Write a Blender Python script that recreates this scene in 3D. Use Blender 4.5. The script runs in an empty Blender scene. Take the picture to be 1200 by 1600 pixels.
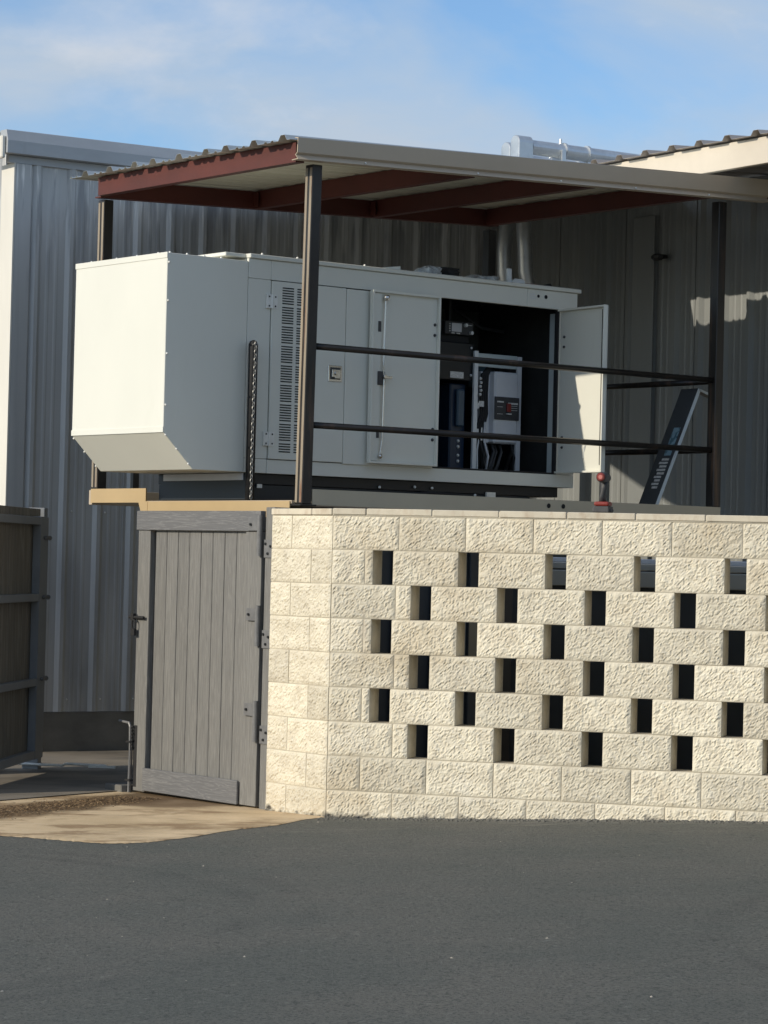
import bpy, math, random
from mathutils import Vector, Matrix, noise
random.seed(7)
R = math.radians
sc = bpy.context.scene
COL = sc.collection

# ------------------------------------------------------------------ camera
cam_d = bpy.data.cameras.new('camera')
cam = bpy.data.objects.new('camera', cam_d); COL.objects.link(cam)
cam_d.sensor_fit = 'VERTICAL'; cam_d.sensor_height = 36.0; cam_d.sensor_width = 27.0
cam_d.lens = 36.0 * 4200.2 / 1600.0
cam_d.clip_start = 0.1; cam_d.clip_end = 2000
cam.matrix_world = (Matrix.Translation((0, 0, 1.6124)) @ Matrix.Rotation(math.pi/2 + 0.0182, 4, 'X')
                    @ Matrix.Rotation(0.0242, 4, 'Z'))
sc.camera = cam

# ------------------------------------------------------------------ sun, sky, exposure
SUN_AZ, SUN_EL = R(32.0), R(22.0)
S = Vector((-math.cos(SUN_AZ)*math.cos(SUN_EL), -math.sin(SUN_AZ)*math.cos(SUN_EL), math.sin(SUN_EL)))
sd = bpy.data.lights.new('sun', 'SUN'); sun = bpy.data.objects.new('sun', sd); COL.objects.link(sun)
sd.energy = 2.35; sd.angle = R(0.5); sd.color = (1.0, 0.90, 0.74)
sun.rotation_mode = 'QUATERNION'; sun.rotation_quaternion = (-S).to_track_quat('-Z', 'Y')
sun.location = S * 60
w = bpy.data.worlds.new('World'); sc.world = w; w.use_nodes = True
nt = w.node_tree; nt.nodes.clear()
def N(t, typ, **kw):
    n = t.nodes.new(typ)
    for k, v in kw.items():
        if k.startswith('i_'):
            n.inputs[k[2:].replace('_', ' ')].default_value = v
        else: setattr(n, k, v)
    return n
out = N(nt, 'ShaderNodeOutputWorld'); bg = N(nt, 'ShaderNodeBackground'); bg.inputs[1].default_value = 0.15
sky = N(nt, 'ShaderNodeTexSky', sky_type='NISHITA', sun_disc=False, sun_elevation=SUN_EL,
        sun_rotation=math.atan2(S.x, S.y) % (2*math.pi), altitude=100, air_density=1.0, dust_density=0.6, ozone_density=2.0)
tc = N(nt, 'ShaderNodeTexCoord')
mp = N(nt, 'ShaderNodeMapping'); mp.inputs['Scale'].default_value = (7.0, 7.0, 17.0); mp.inputs['Location'].default_value = (5.1, 2.2, 0.9)
n1 = N(nt, 'ShaderNodeTexNoise'); n1.inputs['Scale'].default_value = 1.0; n1.inputs['Detail'].default_value = 7; n1.inputs['Roughness'].default_value = 0.52
n1.inputs['Distortion'].default_value = 0.35
cr = N(nt, 'ShaderNodeValToRGB'); cr.color_ramp.elements[0].position = 0.36; cr.color_ramp.elements[1].position = 0.66
cr.color_ramp.elements[0].color = (0, 0, 0, 1); cr.color_ramp.elements[1].color = (1, 1, 1, 1)
mx = N(nt, 'ShaderNodeMix', data_type='RGBA'); mx.inputs['B'].default_value = (2.10, 2.50, 3.0, 1)
tint = N(nt, 'ShaderNodeMix', data_type='RGBA', blend_type='MULTIPLY'); tint.inputs['Factor'].default_value = 1.0
tint.inputs['B'].default_value = (0.47, 0.56, 0.67, 1)
L = nt.links.new
L(tc.outputs['Generated'], mp.inputs[0]); L(mp.outputs[0], n1.inputs['Vector']); L(n1.outputs['Fac'], cr.inputs[0])
L(sky.outputs[0], tint.inputs['A']); L(tint.outputs['Result'], mx.inputs['A']); L(cr.outputs[0], mx.inputs['Factor'])
# brighter puffs where the veil is thick
mp2 = N(nt, 'ShaderNodeMapping'); mp2.inputs['Scale'].default_value = (13, 13, 24); mp2.inputs['Location'].default_value = (2.3, 4.6, 0.9)
n2_ = N(nt, 'ShaderNodeTexNoise'); n2_.inputs['Scale'].default_value = 1.0; n2_.inputs['Detail'].default_value = 8; n2_.inputs['Roughness'].default_value = 0.58
pr_ = N(nt, 'ShaderNodeMapRange'); pr_.inputs['From Min'].default_value = 0.50; pr_.inputs['From Max'].default_value = 0.72; pr_.inputs['To Max'].default_value = 0.6
ml = N(nt, 'ShaderNodeMath', operation='MULTIPLY'); mx2 = N(nt, 'ShaderNodeMix', data_type='RGBA'); mx2.inputs['B'].default_value = (3.35, 3.35, 3.5, 1)
L(tc.outputs['Generated'], mp2.inputs[0]); L(mp2.outputs[0], n2_.inputs['Vector']); L(n2_.outputs['Fac'], pr_.inputs[0])
L(pr_.outputs[0], ml.inputs[0]); L(cr.outputs[0], ml.inputs[1]); L(ml.outputs[0], mx2.inputs['Factor']); L(mx.outputs['Result'], mx2.inputs['A'])
L(mx2.outputs['Result'], bg.inputs[0]); L(bg.outputs[0], out.inputs[0])
sc.view_settings.view_transform = 'Standard'; sc.view_settings.look = 'None'
sc.view_settings.exposure = 0.64; sc.view_settings.gamma = 1.0; sc.view_settings.use_curve_mapping = False

# ------------------------------------------------------------------ frames (local metric axes of each structure)
class Frame:
    def __init__(s, ox, oy, ang): s.o = Vector((ox, oy, 0)); s.a = ang; s.c = math.cos(ang); s.s = math.sin(ang)
    def w(s, x, y, z=0.0): return Vector((s.o.x + s.c*x - s.s*y, s.o.y + s.s*x + s.c*y, z))
AG = 0.669
G = Frame(-1.3844, 16.6871, AG)                 # generator, deck, canopy, gate, short side of the block wall
A1 = 0.2981
W = Frame(-0.3024, 15.9371, -A1)                # long face of the block wall: x along it, y behind it
B = Frame(0.97, 23.9, R(33.0))                  # the metal buildings, origin in their inner corner
_h = G.w(0.844, 2.88); LF = Frame(_h.x, _h.y, AG + R(46))   # open steel framed gate leaf
WORLD = Frame(0, 0, 0)
def inv(F, p): d = p - F.o; return (F.c*d.x + F.s*d.y, -F.s*d.x + F.c*d.y)
def sst(a, b, x): t = min(max((x-a)/(b-a), 0), 1); return t*t*(3-2*t)
def gz(x, y):
    p = Vector((x, y, 0)); u, v = inv(W, p); n = inv(G, p)[1]
    return 0.082 + 0.0385*(sst(-1.2, 3.6, u)*3.9-0.55)*(1-sst(-0.8, 2.5, n)) - 0.075*sst(-1.0, 4.6, n)

# ------------------------------------------------------------------ mesh building
class MB:
    def __init__(s): s.v = []; s.f = []; s.mi = []; s.cur = 0
    def add(s, vs, fs):
        b = len(s.v); s.v += [tuple(v) for v in vs]; s.f += [tuple(b+i for i in f) for f in fs]; s.mi += [s.cur]*len(fs); return s
    def box(s, x0, x1, y0, y1, z0, z1):
        vs = [(x, y, z) for z in (z0, z1) for y in (y0, y1) for x in (x0, x1)]
        return s.add(vs, [(0, 2, 3, 1), (4, 5, 7, 6), (0, 1, 5, 4), (2, 6, 7, 3), (0, 4, 6, 2), (1, 3, 7, 5)])
    def prism(s, pts, d, both=True):
        """pts: closed 3d polygon, extruded along vector d"""
        n = len(pts); d = Vector(d); vs = [Vector(p) for p in pts] + [Vector(p)+d for p in pts]
        fs = [tuple(range(n))[::-1], tuple(range(n, 2*n))] + [(i, (i+1) % n, n+(i+1) % n, n+i) for i in range(n)]
        return s.add(vs, fs)
    def strip(s, pts, d):
        n = len(pts); d = Vector(d); vs = [Vector(p) for p in pts] + [Vector(p)+d for p in pts]
        return s.add(vs, [(i, i+1, n+i+1, n+i) for i in range(n-1)])
    def tube(s, path, r, k=8, caps=True, rs=None):
        path = [Vector(p) for p in path]; rings = []
        up = Vector((0, 0, 1))
        for i, p in enumerate(path):
            t = (path[min(i+1, len(path)-1)] - path[max(i-1, 0)]).normalized()
            a = t.cross(up)
            if a.length < 1e-3: a = t.cross(Vector((1, 0, 0)))
            a.normalize(); b = t.cross(a).normalized()
            if rings and a.dot(pa) < 0: a = -a; b = -b
            pa = a
            rr = rs[i] if rs else r
            rings.append([p + a*math.cos(2*math.pi*j/k)*rr + b*math.sin(2*math.pi*j/k)*rr for j in range(k)])
        vs = [v for q in rings for v in q]; fs = []
        for i in range(len(rings)-1):
            for j in range(k): fs.append((i*k+j, i*k+(j+1) % k, (i+1)*k+(j+1) % k, (i+1)*k+j))
        if caps: fs += [tuple(range(k))[::-1], tuple(range((len(rings)-1)*k, len(rings)*k))]
        return s.add(vs, fs)
    def sphere(s, c, r, k=10, m=6, sq=(1, 1, 1)):
        c = Vector(c); vs = []; fs = []
        for i in range(m+1):
            th = math.pi*i/m
            for j in range(k):
                ph = 2*math.pi*j/k
                vs.append(c+Vector((r*sq[0]*math.sin(th)*math.cos(ph), r*sq[1]*math.sin(th)*math.sin(ph), r*sq[2]*math.cos(th))))
        for i in range(m):
            for j in range(k): fs.append((i*k+j, (i+1)*k+j, (i+1)*k+(j+1) % k, i*k+(j+1) % k))
        return s.add(vs, fs)
    def mesh(s, name, mats, off=(0, 0, 0), smooth=False):
        me = bpy.data.meshes.new(name); o = Vector(off)
        me.from_pydata([Vector(v)-o for v in s.v], [], s.f)
        for m in (mats if isinstance(mats, (list, tuple)) else [mats]): me.materials.append(m)
        me.polygons.foreach_set('material_index', s.mi)
        if smooth: me.polygons.foreach_set('use_smooth', [True]*len(s.f))
        me.validate(); me.update()
        return me

class Thing:
    """an Empty at the thing's base in frame F; parts are given in frame coordinates"""
    def __init__(s, name, label, cat, F, base, group=None, kind=None):
        s.F = F; s.b = Vector(base)
        o = bpy.data.objects.new(name, None); COL.objects.link(o); s.o = o
        o.location = F.w(base[0], base[1], base[2]); o.rotation_euler = (0, 0, F.a); o.empty_display_size = 0.1
        if label: o['label'] = label
        if cat: o['category'] = cat
        if group: o['group'] = group
        if kind: o['kind'] = kind
    def part(s, name, mb, mat, parent=None, label=None, bev=0, smooth=False, kind=None, seg=1):
        me = mb.mesh(name, mat, s.b, smooth) if isinstance(mb, MB) else mb
        o = bpy.data.objects.new(name, me); COL.objects.link(o); o.parent = parent or s.o
        if label: o['label'] = label
        if kind: o['kind'] = kind
        if bev:
            m = o.modifiers.new('bevel', 'BEVEL'); m.width = bev; m.segments = seg; m.limit_method = 'ANGLE'; m.angle_limit = R(40)
        return o
    def inst(s, name, me, loc, rot=(0, 0, 0), parent=None, scale=None, label=None):
        """shared mesh placed at frame location"""
        o = bpy.data.objects.new(name, me); COL.objects.link(o); o.parent = parent or s.o
        o.location = Vector(loc)-s.b; o.rotation_euler = rot
        if scale: o.scale = scale
        if label: o['label'] = label
        return o
def single(name, mb, mat, F, base, label, cat, group=None, kind=None, bev=0, smooth=False):
    me = mb.mesh(name, mat, base, smooth); o = bpy.data.objects.new(name, me); COL.objects.link(o)
    o.location = F.w(*base); o.rotation_euler = (0, 0, F.a)
    if label: o['label'] = label
    if cat: o['category'] = cat
    if group: o['group'] = group
    if kind: o['kind'] = kind
    if bev:
        m = o.modifiers.new('bevel', 'BEVEL'); m.width = bev; m.segments = 1; m.limit_method = 'ANGLE'
    return o

# ------------------------------------------------------------------ materials
def mat(name, col, rough=0.5, metal=0.0, var=0.12, vscale=(1.5, 1.5, 1.5), col2=None, patch=None, bump=0.0, bscale=(60, 60, 60),
        bdist=0.002, rand=0.0, spec=0.5, coat=0.0, streak=None, detail=6):
    """var: brightness mottling; col2/patch=(scale vec, lo, hi): second colour in worn patches; streak=(col, scale, lo, hi)"""
    m = bpy.data.materials.new(name); m.use_nodes = True; t = m.node_tree; t.nodes.clear(); K = t.links.new
    o = N(t, 'ShaderNodeOutputMaterial'); p = N(t, 'ShaderNodeBsdfPrincipled'); K(p.outputs[0], o.inputs[0])
    p.inputs['Metallic'].default_value = metal; p.inputs['Roughness'].default_value = rough
    p.inputs['Specular IOR Level'].default_value = spec; p.inputs['Coat Weight'].default_value = coat
    c = N(t, 'ShaderNodeTexCoord')
    def nz(scale, det=detail, r=0.6, dist=0.0):
        mp = N(t, 'ShaderNodeMapping'); mp.inputs['Scale'].default_value = scale; K(c.outputs['Object'], mp.inputs[0])
        n = N(t, 'ShaderNodeTexNoise'); n.inputs['Scale'].default_value = 1; n.inputs['Detail'].default_value = det
        n.inputs['Roughness'].default_value = r; n.inputs['Distortion'].default_value = dist; K(mp.outputs[0], n.inputs['Vector']); return n
    def ramp(src, lo, hi):
        r = N(t, 'ShaderNodeMapRange'); r.inputs['From Min'].default_value = lo; r.inputs['From Max'].default_value = hi; K(src, r.inputs[0]); return r.outputs[0]
    cur = None
    base = N(t, 'ShaderNodeRGB'); base.outputs[0].default_value = (*col, 1); cur = base.outputs[0]
    def mixc(a, b, f, mode='MIX'):
        x = N(t, 'ShaderNodeMix', data_type='RGBA', blend_type=mode); K(a, x.inputs['A'])
        if isinstance(b, tuple): x.inputs['B'].default_value = (*b, 1)
        else: K(b, x.inputs['B'])
        if isinstance(f, float): x.inputs['Factor'].default_value = f
        else: K(f, x.inputs['Factor'])
        return x.outputs['Result']
    if col2:
        sc_, lo, hi = patch or ((3, 3, 3), 0.5, 0.65); cur = mixc(cur, col2, ramp(nz(sc_).outputs['Fac'], lo, hi))
    if streak:
        c3, sc_, lo, hi = streak; cur = mixc(cur, c3, ramp(nz(sc_, 8, 0.65).outputs['Fac'], lo, hi))
    if var:
        n = nz(vscale); a = N(t, 'ShaderNodeMapRange'); a.inputs['From Min'].default_value = 0.3; a.inputs['From Max'].default_value = 0.7
        a.inputs['To Min'].default_value = 1-var; a.inputs['To Max'].default_value = 1+var; K(n.outputs['Fac'], a.inputs[0])
        v = N(t, 'ShaderNodeHueSaturation'); K(cur, v.inputs['Color']); K(a.outputs[0], v.inputs['Value']); cur = v.outputs[0]
        rr = N(t, 'ShaderNodeMapRange'); rr.inputs['To Min'].default_value = max(rough-0.08, 0.02); rr.inputs['To Max'].default_value = min(rough+0.1, 1)
        K(n.outputs['Fac'], rr.inputs[0]); K(rr.outputs[0], p.inputs['Roughness'])
    if rand:
        oi = N(t, 'ShaderNodeObjectInfo'); a = N(t, 'ShaderNodeMapRange'); a.inputs['To Min'].default_value = 1-rand; a.inputs['To Max'].default_value = 1+rand
        K(oi.outputs['Random'], a.inputs[0]); v = N(t, 'ShaderNodeHueSaturation'); K(cur, v.inputs['Color']); K(a.outputs[0], v.inputs['Value']); cur = v.outputs[0]
    K(cur, p.inputs['Base Color'])
    if bump:
        b = N(t, 'ShaderNodeBump'); b.inputs['Strength'].default_value = bump; b.inputs['Distance'].default_value = bdist
        K(nz(bscale, 8, 0.65).outputs['Fac'], b.inputs['Height']); K(b.outputs[0], p.inputs['Normal'])
    m['nodes_note'] = 0
    return m

M = {}
M['paint'] = mat('generator_paint', (0.70, 0.70, 0.63), 0.42, var=0.03, vscale=(1.2, 1.2, 0.7), bump=0.12, bscale=(3, 3, 3), bdist=0.006,
                 streak=((0.64, 0.64, 0.565), (2.5, 2.5, 1.0), 0.62, 0.85))
M['paint_in'] = mat('generator_paint_inside', (0.46, 0.52, 0.52), 0.45, var=0.05, bump=0.1, bscale=(4, 4, 4), bdist=0.004)
M['foam'] = mat('black_foam_lining', (0.022, 0.023, 0.022), 0.9, var=0.3, vscale=(8, 8, 8), bump=0.4, bscale=(90, 90, 90))
M['foam2'] = mat('grey_foam_lining', (0.07, 0.075, 0.065), 0.9, var=0.2, vscale=(4, 4, 4), bump=0.3, bscale=(90, 90, 90))
M['black'] = mat('black_enamel', (0.016, 0.017, 0.018), 0.45, var=0.2, vscale=(5, 5, 5))
M['blackmatte'] = mat('black_rubber', (0.014, 0.014, 0.015), 0.75, var=0.2, vscale=(9, 9, 9), bump=0.3, bscale=(70, 70, 70))
M['blue'] = mat('dark_blue_enamel', (0.014, 0.03, 0.06), 0.4, var=0.15)
M['tank'] = mat('tank_enamel', (0.018, 0.024, 0.030), 0.45, var=0.2)
M['slot'] = mat('louver_void', (0.01, 0.011, 0.012), 0.8, var=0)
M['steelgalv'] = mat('galvanised_steel', (0.62, 0.64, 0.65), 0.38, metal=0.85, var=0.12, vscale=(9, 9, 9), bump=0.15, bscale=(40, 40, 40))
M['chrome'] = mat('chrome_hardware', (0.72, 0.71, 0.68), 0.22, metal=1.0, var=0.05)
M['zinc'] = mat('zinc_hinge', (0.74, 0.74, 0.70), 0.4, metal=0.2, var=0.1, vscale=(20, 20, 20))
M['whitepl'] = mat('white_plastic', (0.72, 0.74, 0.74), 0.45, var=0.06)
M['lightgrey'] = mat('light_grey_cover', (0.62, 0.63, 0.65), 0.5, var=0.08, vscale=(3, 3, 3))
M['label'] = mat('printed_label', (0.6, 0.6, 0.58), 0.5, var=0.25, vscale=(60, 60, 140), detail=2)
M['redpl'] = mat('red_plastic', (0.22, 0.030, 0.022), 0.4, var=0.12, vscale=(30, 30, 30))
M['greypl'] = mat('dark_grey_plastic', (0.05, 0.05, 0.052), 0.55, var=0.2, vscale=(30, 30, 30))
M['clear'] = mat('crumpled_plastic', (0.42, 0.45, 0.46), 0.25, var=0.4, vscale=(25, 25, 25), bump=0.6, bscale=(30, 30, 30), bdist=0.01)
M['darksteel'] = mat('raw_dark_steel', (0.036, 0.033, 0.031), 0.36, metal=0.3, var=0.25, vscale=(6, 6, 3), col2=(0.12, 0.075, 0.05),
                     patch=((14, 14, 1.4), 0.56, 0.72), bump=0.1, bscale=(50, 50, 50))
M['rail'] = mat('mill_scale_rail', (0.022, 0.020, 0.019), 0.30, metal=0.4, var=0.3, vscale=(5, 5, 20), col2=(0.07, 0.045, 0.035), patch=((6, 6, 6), 0.56, 0.7))
M['redoxide'] = mat('red_oxide_primer', (0.090, 0.019, 0.013), 0.6, var=0.18, vscale=(3, 3, 6), bump=0.1)
M['tan'] = mat('tan_trim_paint', (0.47, 0.385, 0.285), 0.42, var=0.05, vscale=(2, 2, 2), bump=0.08, bscale=(3, 3, 8), bdist=0.005)
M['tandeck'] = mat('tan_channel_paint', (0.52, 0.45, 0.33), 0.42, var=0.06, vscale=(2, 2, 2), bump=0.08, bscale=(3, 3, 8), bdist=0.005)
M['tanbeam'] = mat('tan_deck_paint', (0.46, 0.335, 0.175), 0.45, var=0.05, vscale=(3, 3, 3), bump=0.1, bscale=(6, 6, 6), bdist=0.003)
M['rooftop'] = mat('galvalume_sheet', (0.52, 0.55, 0.55), 0.38, metal=0.6, var=0.08, vscale=(2, 9, 2))
M['rooftop2'] = mat('tan_grey_roof_sheet', (0.34, 0.31, 0.29), 0.45, metal=0.1, var=0.1, vscale=(2, 9, 2))
M['soffit'] = mat('off_white_sheet_underside', (0.62, 0.60, 0.50), 0.5, var=0.06, vscale=(1, 12, 1))
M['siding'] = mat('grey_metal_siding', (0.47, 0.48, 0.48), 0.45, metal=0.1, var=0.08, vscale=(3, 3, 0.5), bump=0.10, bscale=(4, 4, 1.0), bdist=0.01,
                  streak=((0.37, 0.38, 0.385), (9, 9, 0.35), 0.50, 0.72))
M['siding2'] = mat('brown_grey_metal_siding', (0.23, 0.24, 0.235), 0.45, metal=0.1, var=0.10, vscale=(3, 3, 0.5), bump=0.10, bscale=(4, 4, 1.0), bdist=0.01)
t_ = M['siding'].node_tree; K_ = t_.links.new; bs = [n for n in t_.nodes if n.type == 'BSDF_PRINCIPLED'][0]
src = bs.inputs['Base Color'].links[0].from_socket
c_ = N(t_, 'ShaderNodeTexCoord'); g_ = N(t_, 'ShaderNodeNewGeometry'); sp_ = N(t_, 'ShaderNodeSeparateXYZ'); K_(g_.outputs['Position'], sp_.inputs[0])
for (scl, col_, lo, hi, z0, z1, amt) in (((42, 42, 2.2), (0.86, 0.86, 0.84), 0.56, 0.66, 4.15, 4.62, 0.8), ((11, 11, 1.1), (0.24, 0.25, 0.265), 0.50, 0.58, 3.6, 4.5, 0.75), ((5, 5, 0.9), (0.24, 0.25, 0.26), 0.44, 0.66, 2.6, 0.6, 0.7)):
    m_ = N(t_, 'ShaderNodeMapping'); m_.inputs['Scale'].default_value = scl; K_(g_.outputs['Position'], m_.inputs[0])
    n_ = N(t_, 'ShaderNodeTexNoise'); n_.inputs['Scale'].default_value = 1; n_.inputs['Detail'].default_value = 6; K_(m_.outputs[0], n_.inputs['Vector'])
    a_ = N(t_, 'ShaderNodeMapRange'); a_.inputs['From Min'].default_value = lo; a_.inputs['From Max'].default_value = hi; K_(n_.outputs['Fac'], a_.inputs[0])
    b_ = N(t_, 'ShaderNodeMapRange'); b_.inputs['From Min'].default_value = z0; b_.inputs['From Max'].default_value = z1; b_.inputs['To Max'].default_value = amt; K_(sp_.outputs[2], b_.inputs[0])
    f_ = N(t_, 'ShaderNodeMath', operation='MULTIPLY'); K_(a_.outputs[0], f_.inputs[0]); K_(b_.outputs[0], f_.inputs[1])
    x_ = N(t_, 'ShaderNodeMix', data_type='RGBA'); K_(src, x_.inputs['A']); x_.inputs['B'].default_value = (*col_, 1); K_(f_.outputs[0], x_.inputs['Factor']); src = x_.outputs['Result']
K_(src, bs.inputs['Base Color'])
M['trimgrey'] = mat('grey_eave_trim', (0.40, 0.42, 0.44), 0.38, metal=0.1, var=0.08, vscale=(2, 2, 6), streak=((0.34, 0.35, 0.37), (6, 6, 1.5), 0.6, 0.8))
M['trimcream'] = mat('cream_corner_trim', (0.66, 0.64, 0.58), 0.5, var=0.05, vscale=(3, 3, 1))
M['creamfascia'] = mat('cream_eave_purlin', (0.60, 0.54, 0.45), 0.5, var=0.06, vscale=(3, 3, 3), col2=(0.5, 0.36, 0.22), patch=((2.5, 1.4, 6), 0.68, 0.85))
M['concdark'] = mat('stem_wall_concrete', (0.16, 0.155, 0.14), 0.85, var=0.3, vscale=(2, 2, 4), bump=0.5, bscale=(30, 30, 30), bdist=0.004)
M['mortar'] = mat('cream_mortar', (0.50, 0.455, 0.365), 0.9, var=0.15, vscale=(6, 6, 6), bump=0.5, bscale=(120, 120, 120))
M['darkvoid'] = mat('shaded_interior_wall', (0.05, 0.05, 0.05), 0.8, var=0.1)

def grain_mat(name, col, dark, light, sc_, rough=0.62, rand=0.06, bump=0.7):
    """embossed wood grain of composite boards, sc_ = low frequency along the board"""
    m = bpy.data.materials.new(name); m.use_nodes = True; t = m.node_tree; t.nodes.clear(); K = t.links.new
    o = N(t, 'ShaderNodeOutputMaterial'); p = N(t, 'ShaderNodeBsdfPrincipled'); K(p.outputs[0], o.inputs[0]); p.inputs['Roughness'].default_value = rough
    c = N(t, 'ShaderNodeTexCoord'); mp = N(t, 'ShaderNodeMapping'); mp.inputs['Scale'].default_value = sc_; K(c.outputs['Object'], mp.inputs[0])
    oi = N(t, 'ShaderNodeObjectInfo'); mm = N(t, 'ShaderNodeMath', operation='MULTIPLY'); mm.inputs[1].default_value = 17.0; K(oi.outputs['Random'], mm.inputs[0])
    va = N(t, 'ShaderNodeVectorMath', operation='ADD'); K(mp.outputs[0], va.inputs[0]); K(mm.outputs[0], va.inputs[1])
    n = N(t, 'ShaderNodeTexNoise'); n.inputs['Scale'].default_value = 1.0; n.inputs['Detail'].default_value = 4; n.inputs['Roughness'].default_value = 0.55
    n.inputs['Distortion'].default_value = 0.5; K(va.outputs[0], n.inputs['Vector'])
    # rings: fold the noise into contour lines
    f1 = N(t, 'ShaderNodeMath', operation='MULTIPLY'); f1.inputs[1].default_value = 7.0; K(n.outputs['Fac'], f1.inputs[0])
    f2 = N(t, 'ShaderNodeMath', operation='PINGPONG'); f2.inputs[1].default_value = 0.5; K(f1.outputs[0], f2.inputs[0])
    r = N(t, 'ShaderNodeValToRGB'); e = r.color_ramp.elements
    e[0].position = 0.0; e[0].color = (*light, 1); e[1].position = 0.5; e[1].color = (*dark, 1)
    x = e.new(0.13); x.color = (*col, 1)
    f3 = N(t, 'ShaderNodeMath', operation='MULTIPLY'); f3.inputs[1].default_value = 1.0; K(f2.outputs[0], f3.inputs[0]); K(f3.outputs[0], r.inputs[0])
    a = N(t, 'ShaderNodeMapRange'); a.inputs['To Min'].default_value = 1-rand; a.inputs['To Max'].default_value = 1+rand; K(oi.outputs['Random'], a.inputs[0])
    v = N(t, 'ShaderNodeHueSaturation'); K(r.outputs[0], v.inputs['Color']); K(a.outputs[0], v.inputs['Value']); K(v.outputs[0], p.inputs['Base Color'])
    b = N(t, 'ShaderNodeBump'); b.inputs['Strength'].default_value = bump; b.inputs['Distance'].default_value = 0.0015; b.invert = True
    K(f2.outputs[0], b.inputs['Height']); K(b.outputs[0], p.inputs['Normal'])
    return m
M['woodv'] = grain_mat('grey_composite_board', (0.175, 0.171, 0.160), (0.135, 0.132, 0.124), (0.220, 0.214, 0.197), (22, 60, 1.6))
M['woodh'] = grain_mat('grey_composite_rail', (0.150, 0.150, 0.152), (0.128, 0.128, 0.130), (0.205, 0.203, 0.198), (3, 2.2, 34))
M['brownboard'] = grain_mat('brown_composite_board', (0.24, 0.21, 0.165), (0.19, 0.165, 0.13), (0.30, 0.265, 0.21), (6, 20, 0.6), bump=0.3)
M['leafsteel'] = mat('grey_painted_gate_steel', (0.24, 0.25, 0.26), 0.45, var=0.1, metal=0.1, vscale=(5, 5, 5))
M['hinge'] = mat('grey_painted_hinge', (0.15, 0.15, 0.15), 0.5, var=0.15, vscale=(20, 20, 20))

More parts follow.
